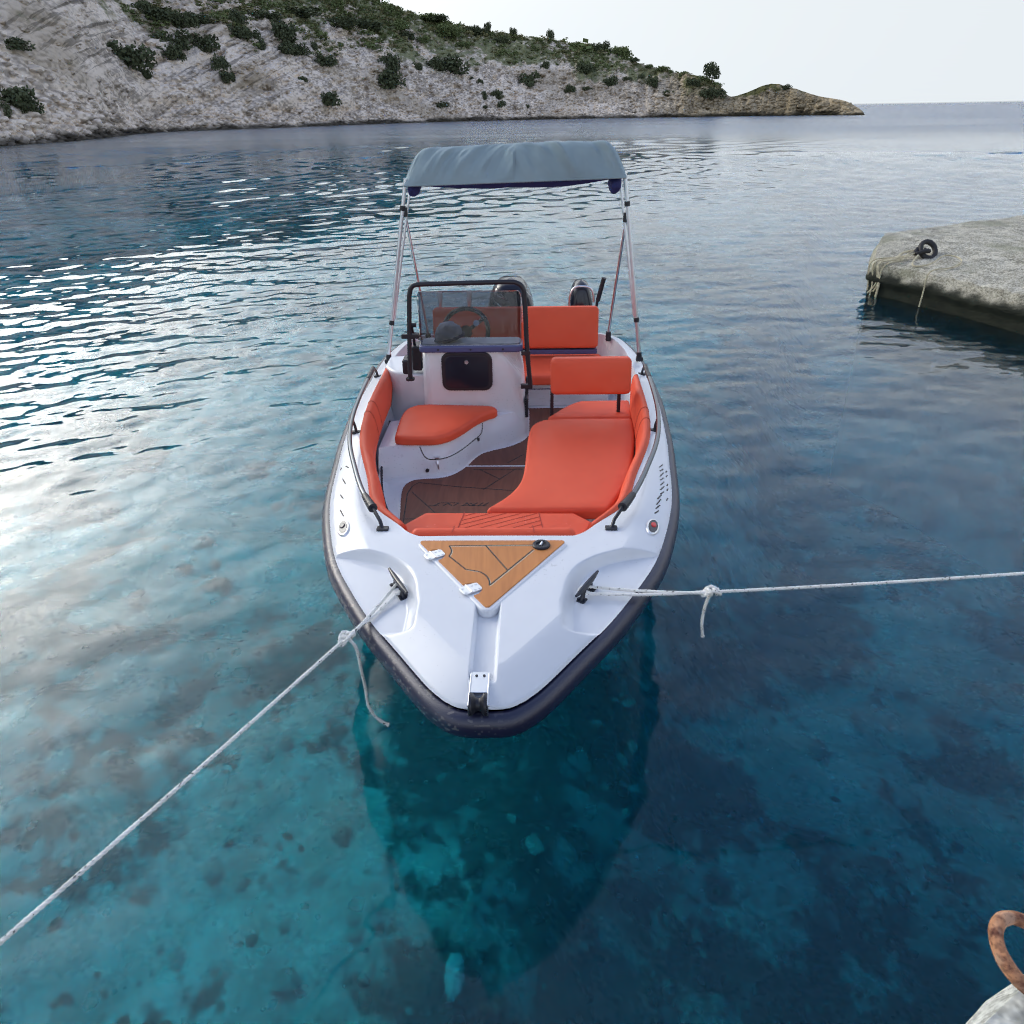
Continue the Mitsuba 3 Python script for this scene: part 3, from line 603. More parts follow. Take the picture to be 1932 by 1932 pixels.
for u, d, lens in ((-.690, -17, 'green_lens'), (.690, 17, 'red_lens')):
    m = deck_frame(u, 1.128, d); nl = thing_key = numbered(BOAT+'__navigation_light')
    scene[nl] = mikit.ply(xf(pad(oval(.031, .072), -.004, .009, .006, step=.006), m), 'steel', 40, to_world=TB)
    bp('recess', xf(pad(oval(.022, .059), .002, .0105, .002, step=.006), m), 'black_gloss', nl)
    bp('lens', xf(pad(oval(.013, .020) + [0, .010], .004, .0150, .004, step=.004), m), lens if u > 0 else 'black_gloss', nl)
    # flank lettering: slanted dark strokes in two rows, too small to read
    g = np.random.default_rng(3 if u > 0 else 4); stk = []
    for k, v in enumerate(np.linspace(1.28, 1.80, 11 if u > 0 else 4)):
        w_ = float(wfun(v)); uu = np.sign(u)*(w_-.050-.012*(k < 4)); fm = deck_frame(uu, v, d*.8)
        L_ = g.uniform(.020, .040)
        stk.append(xf(ribbon([(-.008*np.sign(u), -L_), (.008*np.sign(u), L_)], .006, .0004), fm))
        if k > 2 and k % 3 != 1: stk.append(xf(ribbon([(0, -.012), (.004, .016)], .006, .0004), deck_frame(np.sign(u)*(w_-.026), v, d*.8)))
    bp('side_lettering', cat(stk), 'caulk', smooth=False, kind='stuff')

# ---- side rails
for sd in (-1, 1):
    rl = numbered(BOAT+'__side_rail')
    P = np.array([(.520, 1.10, .842), (.632, 1.325, .842), (.735, 1.62, .842), (.815, 1.89, .842), (.884, 2.27, .842), (.922, 2.75, .842), (.940, 3.24, .842)])*[sd, 1, 1]
    p = spl(P, 70)
    scene[rl] = mikit.ply(tube(np.vstack([p[4:66]]), .0125, 12), 'rail_steel', 60, to_world=TB)
    bp('end_sleeve', tube(np.vstack([spl(P, 70)[3:9]]), np.linspace(.022, .016, 6), 12), 'black_plastic', rl, smooth=60)
    bp('end_sleeve', tube(p[62:70], .015, 10), 'black_plastic', rl, smooth=60)
    for a, b in ((p[3], (.500*sd, 1.066)), (P[4], (.868*sd, 2.27)), (P[6], (.940*sd, 3.36))):
        z = float(zdeck(*b))
        bp('rail_foot', cat([tube(np.array([a, (np.array([*b, z+.025])*.75+a*.25), [*b, z]]), .0085, 8), rbox(b[0]-.026, b[0]+.026, b[1]-.017, b[1]+.017, z-.004, z+.010, .003)]), 'black_plastic', rl)

# ---- bimini canopy
BI = BOAT+'__sun_canopy'
u0, u1 = -.690, .790
def arch(x): # 0..1 across -> height profile of the top
    s_ = np.clip(np.minimum(x, 1-x)/.105, 0, 1); return (1-(1-s_)**2.2)
nx = 150; xs = np.linspace(0, 1, nx); rows = []
tilt = .016*(xs-.5)*2
prof = np.linspace(0, 1, 46)
for q_ in prof:
    # 0 front hem -> .55 crest -> 1 back hem
    v = 3.62+.27*np.clip(q_/.85, 0, 1)**1.2+.06*sm(.85, 1, q_)
    hz = np.sin(np.clip(q_/.62, 0, 1)*np.pi/2)**.9*(1 if q_ < .62 else 1)-.62*sm(.68, 1.0, q_)
    z = 1.985+tilt+(.035+.175*arch(xs))*hz
    u = u0+(u1-u0)*xs
    z = z+.012*arch(xs)*np.sin(xs*np.pi)*hz
    fold = (meshkit.fbm(np.stack([xs*13-(q_*2.4)*np.sign(.5-xs), np.full(nx, q_*1.3), xs*0+2], -1), 3, 6)-.5)*.105*np.sin(np.clip(q_*1.5, 0, 1)*np.pi)*(.35+arch(xs))
    fold += (np.abs(((xs*9+.8*q_*np.sign(xs-.45)*2.2) % 1)-.5)-.25)*.034*np.sin(np.clip(q_*1.4, 0, 1)*np.pi)
    rows.append(np.c_[u, v-fold*.9, z+fold*.5])
V = np.vstack(rows)
cm = M(V, grid_faces(len(rows), nx)); inner = M(V+[0, .004, -.006], grid_faces(len(rows), nx, flip=True))
bp('canopy', cat([cm]), 'canvas', BI, smooth=True, label='blue-grey canvas sun canopy, half folded and wrinkled')
bp('hem_piping', tube(rows[0], .006, 6), 'canvas', BI, smooth=60)
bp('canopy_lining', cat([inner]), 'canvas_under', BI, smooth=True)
nh = 60; xx = np.linspace(.06, .97, nh); hem = np.c_[u0+(u1-u0)*xx, np.full(nh, 3.72), 1.985+.016*(xx-.5)*2]
dep = .055*np.sin(np.pi*xx)**.6*(.7+.5*meshkit.fbm(np.stack([xx*5, xx*0, xx*0], -1), 2, 3))
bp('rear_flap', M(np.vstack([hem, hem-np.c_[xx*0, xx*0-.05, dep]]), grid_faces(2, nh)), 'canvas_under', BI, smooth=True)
for uu, s_ in ((u0+.05, 1), (u1-.06, -1)):
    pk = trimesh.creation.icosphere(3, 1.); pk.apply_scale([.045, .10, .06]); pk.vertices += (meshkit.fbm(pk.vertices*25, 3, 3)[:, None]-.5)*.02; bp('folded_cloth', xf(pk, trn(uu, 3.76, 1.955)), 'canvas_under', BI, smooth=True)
for sd, ft, tp in ((-1, (-.915, 3.67, .775), (-.680, 3.66, 2.01)), (1, (.962, 3.67, .775), (.782, 3.66, 2.02))):
    ft, tp = np.array(ft), np.array(tp)
    bp('leg', rod(ft, tp, .0135), 'alu', BI, smooth=60)
    bp('foot_fitting', cat([rod(ft+[0, 0, -.03], ft+(tp-ft)*.03, .019), rbox(ft[0]-.025, ft[0]+.025, ft[1]-.02, ft[1]+.02, .745, .775, .004)]), 'black_plastic', BI)
    for q_ in ((.21, .235), (.84, .865)): bp('clamp', rod(ft+(tp-ft)*q_[0], ft+(tp-ft)*q_[1], .019), 'black_plastic', BI)
    a, b = ft+(tp-ft)*.24+[-.012*sd, .02, 0], ft+(tp-ft)*(.84 if sd > 0 else .86)+[-.03*sd, .06, 0]
    bp('inner_leg', rod(a, b+(tp-ft)*.14, .009), 'alu', BI, smooth=60)
    c = np.array([-.690 if sd < 0 else .790, 4.30, .79]); dd = ft+(tp-ft)*(.83 if sd < 0 else .78)+[-.012*sd, .03, 0]
    bp('strut', rod(c, dd, .0105), 'steel', BI, smooth=60)
    bp('strut_foot', cat([rbox(c[0]-.02, c[0]+.02, c[1]-.02, c[1]+.02, .725, .80, .004)]), 'black_plastic', BI)
    bp('strut_clamp', rod(dd-[0, 0, .03], dd+[0, 0, .03], .02), 'black_plastic', BI)

# ---- stern fittings and the two outboards
for u in (-.578, -.342):
    bp('rod_holder', cat([tube(spl([(u, 4.30, .74), (u, 4.31, 1.0), (u+.004, 4.315, 1.128)], 10), [.016]*7+[.019, .021, .018], 12)]), 'steel', smooth=60)
bp('stern_cleat', xf(cleat_mesh(), trn(-.80, 4.33, float(zdeck(-.86, 4.2)))@rotm(70, [0, 0, 1])), 'black_gloss')
def cowl(cx, cv, w, l, zb, zt, lean=0., n=40):
    rows = []
    for q_ in np.linspace(0, 1, 26):
        k = (1-q_**3.2)**(1/2.6) if q_ < 1 else .0
        k = max(k, .001); z = zb+(zt-zb)*q_
        t = np.arange(n)*2*np.pi/n; e_ = .62
        x = np.sign(np.cos(t))*np.abs(np.cos(t))**e_*w/2*k; y = np.sign(np.sin(t))*np.abs(np.sin(t))**e_*l/2*(k*.6+.4 if q_ < .97 else k)
        rows.append(np.c_[cx+x+lean*q_, cv+y+.03*q_, np.full(n, z)])
    m = M(np.vstack(rows), grid_faces(26, n, True)); return m
def outboard(cx, cv, w, l, zb, zt, lab):
    k = numbered(BOAT+'__outboard_motor'); 
    scene[k] = mikit.ply(cowl(cx, cv, w, l, zb, zt), 'black_gloss', 60, to_world=TB); labels[k] = {'label': lab}
    bp('midsection', cat([loft_rects([(-.30, cx-.035, cx+.035, cv-.05, cv+.12), (.1, cx-.05, cx+.05, cv-.06, cv+.10), (zb+.02, cx-w*.35, cx+w*.35, cv-l*.35, cv+l*.35)], .03, 40), rbox(cx-.09, cx+.09, cv-.10, cv+.16, -.02, .0, .006), rbox(cx-.1, cx+.1, 4.56, cv-.02, .42, .72, .01), tube(np.array([[cx, cv-.12, -.42], [cx, cv, -.42], [cx, cv+.18, -.42]]), [.03, .05, .03], 12)]), 'black_plastic', k)
    bp('propeller', cat([xf(rbox(-.02, .02, -.004, .004, .02, .13, .003), trn(cx, cv+.2, -.42)@rotm(120*i, [0, 1, 0])@rotm(30, [0, 0, 1])) for i in range(3)]+[rod((cx, cv+.16, -.42), (cx, cv+.24, -.42), .03)]), 'alu', k)
    return k
k = outboard(-.020, 4.86, .44, .55, .52, 1.130, 'large dark outboard motor with silver stripes behind the console')
def decal(pts, w, cx, cv, wd, l, zb, zt):
    out = []
    for x, z in pts:
        q_ = (z-zb)/(zt-zb); kk = (1-q_**3.2)**(1/2.6); x_ = np.clip((x-cx)/(wd/2*kk), -.98, .98); s_ = (1-abs(x_)**(2/.62))**(.31)
        out.append([x, cv-l/2*(kk*.6+.4)*s_+.03*q_-.010, z])
    p = np.array(out); n_ = len(p); up_ = np.zeros((n_, 3)); up_[:, 0] = -.45; up_[:, 2] = .9
    return M(np.vstack([p-up_*w/2, p+up_*w/2]), grid_faces(2, n_))
ca = (-.020, 4.86, .44, .55, .52, 1.130)
for pts, w in (((-.15, 1.085), (-.06, 1.000), .020), ((-.06, 1.000), (-.13, 1.020), .012), ((-.16, .985), (.0, .87), .018), ((.115, 1.045), (.165, .98), .012)) and [([(-.15, 1.085), (-.06, 1.0)], .020), ([(-.13, 1.022), (-.06, .998)], .012), ([(-.165, .985), (-.01, .875)], .016), ([(.112, 1.05), (.16, .985)], .010)]:
    P2 = np.array(pts); P2 = np.stack([np.linspace(P2[0, i], P2[1, i], 12) for i in (0, 1)], 1); bp('decal', decal(P2, w, *ca), 'alu', k, smooth=True)
k = outboard(.590, 4.84, .235, .36, .55, 1.105, 'small black auxiliary outboard motor with a tiller handle')
bp('cowl_trim', cat([tube(spl([(.488, 4.70, .90), (.490, 4.70, 1.0), (.512, 4.70, 1.055), (.545, 4.70, 1.078), (.64, 4.70, 1.076), (.672, 4.70, 1.055), (.69, 4.70, 1.0), (.694, 4.70, .95)], 40), .010, 8)]), 'steel', k, smooth=60)
bp('tiller_handle', cat([rod((.705, 4.72, .84), (.728, 4.70, .96), .012), rod((.728, 4.70, .96), (.772, 4.68, 1.155), .019)]), 'black_plastic', k)

# ---- the cap left on the dash
cp = thing('cap', 'grey peaked cap lying on the console dash behind the windscreen', 'cap')
CT = TB
dm = trimesh.creation.icosphere(4, 1.); dm.vertices[:, 2] = np.where(dm.vertices[:, 2] < 0, dm.vertices[:, 2]*.12, dm.vertices[:, 2])
dm.apply_scale([.098, .085, .105]); dm.vertices += np.c_[meshkit.fbm(dm.vertices*22, 3, 5)-.5, meshkit.fbm(dm.vertices*22, 3, 6)-.5, meshkit.fbm(dm.vertices*22, 3, 7)-.5]*.028
CM = trn(-.395, 3.195, 1.064)@rotm(-14, [0, 1, 0])@rotm(-160, [0, 0, 1])
put('crown', xf(dm, CM), 'cap_cloth', cp, True, to_world=TB)
bx = np.linspace(-1, 1, 25); by = np.linspace(0, 1, 10); BX, BY = np.meshgrid(bx, by)
xx_ = .075*BX*(1-.25*BY**2); yy_ = .06*np.sqrt(np.clip(1-BX**2*.8, 0, 1))+BY*.085*np.sqrt(np.clip(1-.75*BX**2, 0, 1)); zz_ = .012-.035*BX**2*(.3+BY)-.012*BY
br = M(np.stack([yy_, xx_, zz_], -1).reshape(-1, 3), grid_faces(10, 25)); br2 = br.copy(); br2.vertices -= [0, 0, .005]; br2.invert()
put('peak', xf(cat([br, br2]), CM), 'cap_cloth', cp, True, to_world=TB)
put('band', xf(tube(np.array([[.100*math.cos(a), .087*math.sin(a), -.002] for a in np.linspace(0, 2*np.pi, 40)]), .011, 8), CM), 'canvas_under', cp, True, to_world=TB)
# ============================================================ mooring lines
def strands(p, r=.0062, pitch=.05):
    """Three twisted strands along a path."""
    p = resample(p, .0055); t, a, b = frames(p); s = np.arange(len(p))*.0055
    out = []
    for k in range(3):
        w = 2*np.pi*(s/pitch+k/3)
        out.append(tube(p+r*.52*(np.cos(w)[:, None]*a+np.sin(w)[:, None]*b), r*.56, 6))
    return cat(out)
def hang(a, b, sag, n=60):
    t = np.linspace(0, 1, n)[:, None]; p = np.array(a)*(1-t)+np.array(b)*t; p[:, 2] -= sag*4*t[:, 0]*(1-t[:, 0]); return p
def knot(c, d, r):
    """A bulky hitch: a few turns round the line direction d."""
    d = np.array(d)/np.linalg.norm(d); a = np.cross(d, [0, 0, 1]); a /= np.linalg.norm(a); b = np.cross(d, a)
    w = np.linspace(0, 2*np.pi*2.6, 60); k1 = np.array(c)+d*np.linspace(-.028, .028, 60)[:, None]+.0115*(np.cos(w)[:, None]*a+np.sin(w)[:, None]*b)
    w2 = np.linspace(0, 2*np.pi, 40); k2 = np.array(c)+d*(.035*np.cos(w2)[:, None])+a*(.018*np.sin(w2)[:, None])+b*(.014*np.cos(2*w2)[:, None])
    return cat([strands(k1, r), strands(k2, r)])
def line(name, ci, kp, end, tail, label):
    u, v, dg = CL[ci]; z = CLZ[ci]; r = .0064
    th = thing(name, label, 'rope')
    dirv = np.array([math.sin(math.radians(-dg)), math.cos(math.radians(-dg))])
    A1, A2 = bw(u+dirv[0]*.020, v+dirv[1]*.020, z+.026), bw(u-dirv[0]*.030, v-dirv[1]*.030, z+.026)
    sd = -1 if u < 0 else 1
    loop = spl([A1, bw(u-sd*.020+dirv[0]*.012, v+dirv[1]*.012, z+.03), bw(u-sd*.020-dirv[0]*.022, v-dirv[1]*.022, z+.03), A2], 20)
    kp = np.array(kp); d = np.array(end)-kp; d /= np.linalg.norm(d); side = np.cross(d, [0, 0, 1.]); side /= np.linalg.norm(side)
    wu, wv = u+sd*.20, v
    l1 = hang(A1, kp+side*.006*sd, .008, 30); l2 = hang(A2, kp-side*.006*sd, .012, 30)
    put('eye', strands(np.vstack([l1[::-1], loop[1:-1], l2]), r), 'rope_white', th, 50)
    put('knot', knot(kp, d, r), 'rope_white', th, 50)
    put('standing_line', strands(hang(kp, end, .03, 120), r), 'rope_white', th, 50)
    tp = spl([kp]+[np.array(q) for q in tail], 70)
    put('tail', cat([strands(tp, r), tube(np.array([tp[-1]-(tp[-1]-tp[-2])*.3, tp[-1]+(tp[-1]-tp[-2])*.7]), .0085, 8)]), 'rope_white', th, 50)
line('mooring_rope', 0, (-.600, 2.130, .75), (-2.02, -.62, .86), [(-.578, 2.135, .71), (-.580, 2.185, .56), (-.584, 2.225, .42), (-.583, 2.235, .32), (-.560, 2.237, .262), (-.535, 2.237, .235), (-.517, 2.237, .222)], 'white flecked mooring rope with a hanging tail running to the lower left')
line('mooring_rope', 1, (.765, 2.365, .755), (4.05, 2.56, .86), [(.762, 2.384, .72), (.753, 2.392, .65), (.750, 2.386, .58), (.758, 2.382, .53)], 'white flecked mooring rope with a short tail running to the right')

# ============================================================ the near quay with its rusty ring
def concrete(dark, light, wet0, wet1):
    def fn(p, n, uv):
        a = fbm(p.x*7, p.y*7, p.z*7, 4); b = noise(p.x*46, p.y*46, p.z*46); c_ = noise(p.x*120, p.y*120, p.z*120); m_ = fbm(p.x*1.3, p.y*1.3, p.z*1.3, 4)
        c = mix(dark, light, smoothstep(.25, .75, a*.35+b*.35+c_*.3))
        c = mix(c, (.16, .165, .10), .6*smoothstep(.5, .7, m_))
        w = smoothstep(wet1, wet0, p.z+(a-.5)*.12)
        return mix(c, mix((.012, .014, .012), (.03, .034, .022), a), w)
    return proc(fn)
def con_bump(p, n, uv): return noise(p.x*42, p.y*42, p.z*42)*.010+noise(p.x*95, p.y*95, p.z*95)*.005+fbm(p.x*9, p.y*9, p.z*9, 3)*.012
pbr('concrete_old', concrete((.16, .15, .115), (.54, .51, .42), .24, .36), .9, spec=.2, bump=proc(con_bump, 2e-3))
pbr('concrete_pale', concrete((.24, .245, .22), (.56, .57, .53), .30, .55), .9, spec=.2, bump=proc(con_bump, 2e-3))
def slab(poly, ztop, zbot, cell, rough, seed, back=0., ledge=None):
    """A rough concrete block: outline, a top that may slope, worn edges."""
    p = resample(poly, cell, True); pg = Polygon(p); c = pg.exterior.is_ccw
    if not c: p = p[::-1]
    x0, y0, x1, y1 = pg.bounds; gx, gy = np.meshgrid(np.arange(x0, x1, cell), np.arange(y0, y1, cell)); q = np.c_[gx.ravel(), gy.ravel()]
    d = cKDTree(p).query(q)[0]; q = q[shapely.contains_xy(pg, q) & (d > cell*.55)]
    P = np.vstack([p, q]); ff = Delaunay(P).simplices; ff = ff[shapely.contains_xy(pg, P[ff].mean(1))]
    d = cKDTree(p).query(P)[0]
    n1 = meshkit.fbm(np.c_[P*9, P[:, :1]*0], 4, seed)-.5; n2 = meshkit.fbm(np.c_[P*1.5, P[:, :1]*0], 3, seed+1)-.5
    Z = ztop(P[:, 0], P[:, 1])+rough*n1+rough*1.2*n2-.018*np.exp(-d/.02)*(.7+2*n2)
    top = np.c_[P, Z]; tri = np.cross(top[ff[:, 1]]-top[ff[:, 0]], top[ff[:, 2]]-top[ff[:, 0]])[:, 2]
    ff = np.where((tri < 0)[:, None], ff[:, ::-1], ff)
    t = np.roll(p, -1, 0)-np.roll(p, 1, 0); t /= np.linalg.norm(t, axis=1, keepdims=True); nr = np.stack([t[:, 1], -t[:, 0]], 1)
    rows = [np.c_[p, Z[:len(p)]]]
    for k, f_ in enumerate(np.r_[np.linspace(.04, .4, 12), .6, 1.]):
        z = Z[:len(p)]*(1-f_)+zbot*f_ if f_ > .4 else Z[:len(p)]-f_*1.6
        o = .02+.05*(meshkit.fbm(np.c_[p*3.5, z*5], 3, seed+3)-.5)
        if ledge: o = o+ledge(f_)
        rows.append(np.c_[p+nr*np.reshape(o, (-1, 1)), np.broadcast_to(z, (len(p),))])
    return cat([M(top, ff), M(np.vstack(rows), grid_faces(len(rows), len(p), True, True))])
QE = np.array([1.05-.91, .88-.80]); QE /= np.linalg.norm(QE); QN = np.array([QE[1], -QE[0]])
q0 = np.array([.955, .825])
qp = [q0-QE*6, q0-QE*2.0+QN*.02, q0-QE*.6-QN*.01, q0-QE*.05, q0+QE*.08, q0+QE*1.5, q0+QE*6, q0+QE*6+QN*3, q0-QE*6+QN*3]
put('near_quay', slab(qp, lambda x, y: .805+0*x, -3.2, .05, .022, 51), 'concrete_pale', smooth=40, label='pale rough concrete quay edge in the bottom right corner', cat='quay')
RC = np.array([1.060, .905, .840]); view = np.array([0, 0, H])-RC; view /= np.linalg.norm(view)
zx = np.array([.86, .50, .0]); zx -= view*(zx@view)*.6; zx /= np.linalg.norm(zx)
def ring_at(c, R_, r, e1, e2, jit=0):
    a = np.linspace(0, 2*np.pi, 65)[:-1]; b = np.arange(14)*2*np.pi/14; n3 = np.cross(e1, e2)
    dirs = np.cos(a)[:, None]*e1+np.sin(a)[:, None]*e2
    rr = r*(1+jit*(meshkit.fbm(dirs*3+c, 3, 6)-.5))
    v = (c+dirs*R_)[:, None]+rr[:, None, None]*(np.cos(b)[None, :, None]*dirs[:, None]+np.sin(b)[None, :, None]*n3)
    m = M(v.reshape(-1, 3), grid_faces(65, 14, True) % (64*14)); m.fix_normals(); return m
e1 = np.array([.90, .38, -.22]); e1 /= np.linalg.norm(e1); e2 = np.cross(view, e1); e2 /= np.linalg.norm(e2); e2 = e2 if e2[2] > 0 else -e2
mr = thing('mooring_ring', 'thick rusty iron mooring ring at the quay edge in the bottom right corner', 'mooring ring')
put('ring', ring_at(RC, .078, .0150, e1, e2*.98, .25), 'rust', mr, True)
put('staple', tube(spl([RC-e2*.085+[.03, -.02, -.10], RC-e2*.088+[.02, -.01, .0], RC-e2*.078+[.02, -.03, .035], RC-e2*.07+[.02, -.06, .0], RC-e2*.085+[.03, -.08, -.10]], 24), .014, 10), 'rust', mr, True)
for x, y, lab in ((-2.03, -.64, 'rusty mooring ring that holds the left mooring rope on the quay'), (4.06, 2.54, 'rusty mooring ring that holds the right mooring rope on the quay')):
    mr2 = thing('mooring_ring', lab, 'mooring ring')
    put('ring', ring_at(np.array([x, y, .87]), .075, .014, np.array([1., 0, 0]), np.array([0, .2, .98]), .2), 'rust', mr2, True)

# ============================================================ the far quay block with its ring and old ropes
A_, B_, C_, D_ = np.array([5.20, 10.90]), np.array([6.00, 8.74]), np.array([6.05, 12.52]), np.array([9.33, 14.25])
bd = (B_-A_)/np.linalg.norm(B_-A_); cd = (D_-C_)/np.linalg.norm(D_-C_)
bl = [A_, A_+bd*1.2+[.05, .0], B_+[.0, .0], B_+bd*4, B_+bd*4+cd*9, C_+cd*10, C_+cd*1.8, C_, (A_+C_)/2-[.04, 0]]
nA = np.array([-bd[1], bd[0]])
def blz(x, y): return .43+.17*np.clip(((x-A_[0])*nA[0]+(y-A_[1])*nA[1])/1.3, 0, 1)
put('quay_block', slab(bl, blz, -3., .05, .045, 71, ledge=lambda f_: (.05 if .10 < f_ < .17 else 0.)-.02*np.clip((f_-.17)*4, 0, 1)), 'concrete_old', smooth=50, label='weathered concrete quay block standing in the water on the right', cat='quay')
rg = A_+bd*.30+nA*.62; rz = float(blz(*rg))
k = thing('mooring_ring', 'black iron ring lying on the corner of the far concrete quay block', 'mooring ring')
ax = np.array([cd[0], cd[1], .10]); ay = np.array([-.6*cd[1]+.2, .8*cd[0], .62]); ay /= np.linalg.norm(ay)
put('ring', ring_at(np.array([*rg, rz+.085]), .14, .036, ax, ay, .3), 'old_iron', k, True)
put('shackle', tube(spl([[*(rg-nA*.22), rz+.05], [*(rg-nA*.10-bd*.06), rz+.10], [*(rg+nA*.0), rz+.07], [*(rg-nA*.08+bd*.07), rz+.09], [*(rg-nA*.24+bd*.03), rz+.05]], 30), .030, 8), 'old_iron', k, True)
def on(a, b, dz=.03): # a along the edge from the corner, b inwards; past the edge it hangs down the face
    p = A_+bd*a+nA*max(b, -.05)
    return [p[0], p[1], float(blz(*p))+dz+(b+.05 if b < -.05 else 0)]
g = np.random.default_rng(12)
old = thing('old_rope', 'tangle of old pale rope tied to the black ring and hanging down the block face', 'rope')
for i in range(7):
    a0 = .05+.06*i*.5+g.uniform(-.05, .05)
    put('strand', tube(spl([on(.28, .55, .10), on(.2+g.uniform(-.1, .1), .35, .08), on(a0+.1, .15, .05), on(a0+g.uniform(-.05, .05), -.06, .02), on(a0+g.uniform(-.05, .08), -.25, .0), on(a0+g.uniform(-.06, .1), -.40-g.uniform(0, .12), .0)], 46), .011, 6), 'rope_old', old, 50)
put('loop', tube(spl([on(.25, .60, .12), on(.40, .32, .06), on(.55, .12, .03), on(.66, .10, .03), on(.72, .30, .05), on(.66, .55, .08), on(.80, .62, .06), on(.95, .52, .04), on(1.0, .25, .03), on(.98, -.03, .03), on(.97, -.2, .0), on(.96, -.47, .0)], 90), .010, 6), 'rope_old', old, 50)

# ============================================================ bushes, small trees, scrub and shore rocks on the hillside
def leaf_cloud(n, seed, flat=.75, leaf=.16):
    g_ = np.random.default_rng(seed)
    cen = g_.normal(0, .36, (9, 3))*[1, 1, .55]; cen[:, 2] = np.abs(cen[:, 2])+.10
    c = cen[g_.integers(0, 9, n)]; d = g_.normal(0, 1, (n, 3)); d /= np.linalg.norm(d, axis=1, keepdims=True)
    p = c+d*(.20+.22*g_.random((n, 1))); p[:, 2] = np.maximum(p[:, 2]*flat*1.5, -.08)
    a = g_.normal(0, 1, (n, 3)); a /= np.linalg.norm(a, axis=1, keepdims=True); b = np.cross(a, g_.normal(0, 1, (n, 3))); b /= np.linalg.norm(b, axis=1, keepdims=True)
    s = leaf*g_.uniform(.6, 1.3, (n, 1))
    v = np.stack([p-a*s*.5, p+b*s*.38, p+a*s*.55, p-b*s*.38], 1).reshape(-1, 3); q = np.arange(n)*4
    return M(v, np.vstack([np.c_[q, q+1, q+2], np.c_[q, q+2, q+3]]))
def leaf_col(dark, light):
    return proc(lambda p, n, uv: mix(dark, light, noise(p.x*1.9, p.y*1.9, p.z*1.9)*.6+noise(p.x*9, p.y*9, p.z*9)*.4))
for nm, a, b in (('leaf_dark', (.060, .075, .048), (.135, .155, .085)), ('leaf_green', (.085, .12, .050), (.22, .255, .115)), ('leaf_dry', (.16, .155, .075), (.32, .30, .16))):
    scene[nm] = {'type': 'twosided', 'b': {'type': 'diffuse', 'reflectance': leaf_col(a, b)}}
BUSHM = [leaf_cloud(1100, 100+i, leaf=.17) for i in range(5)]
BUSHP = {}
def bush_shape(i, mat):
    if (i, mat) not in BUSHP: BUSHP[i, mat] = mikit.ply(BUSHM[i], mat)
    return BUSHP[i, mat]
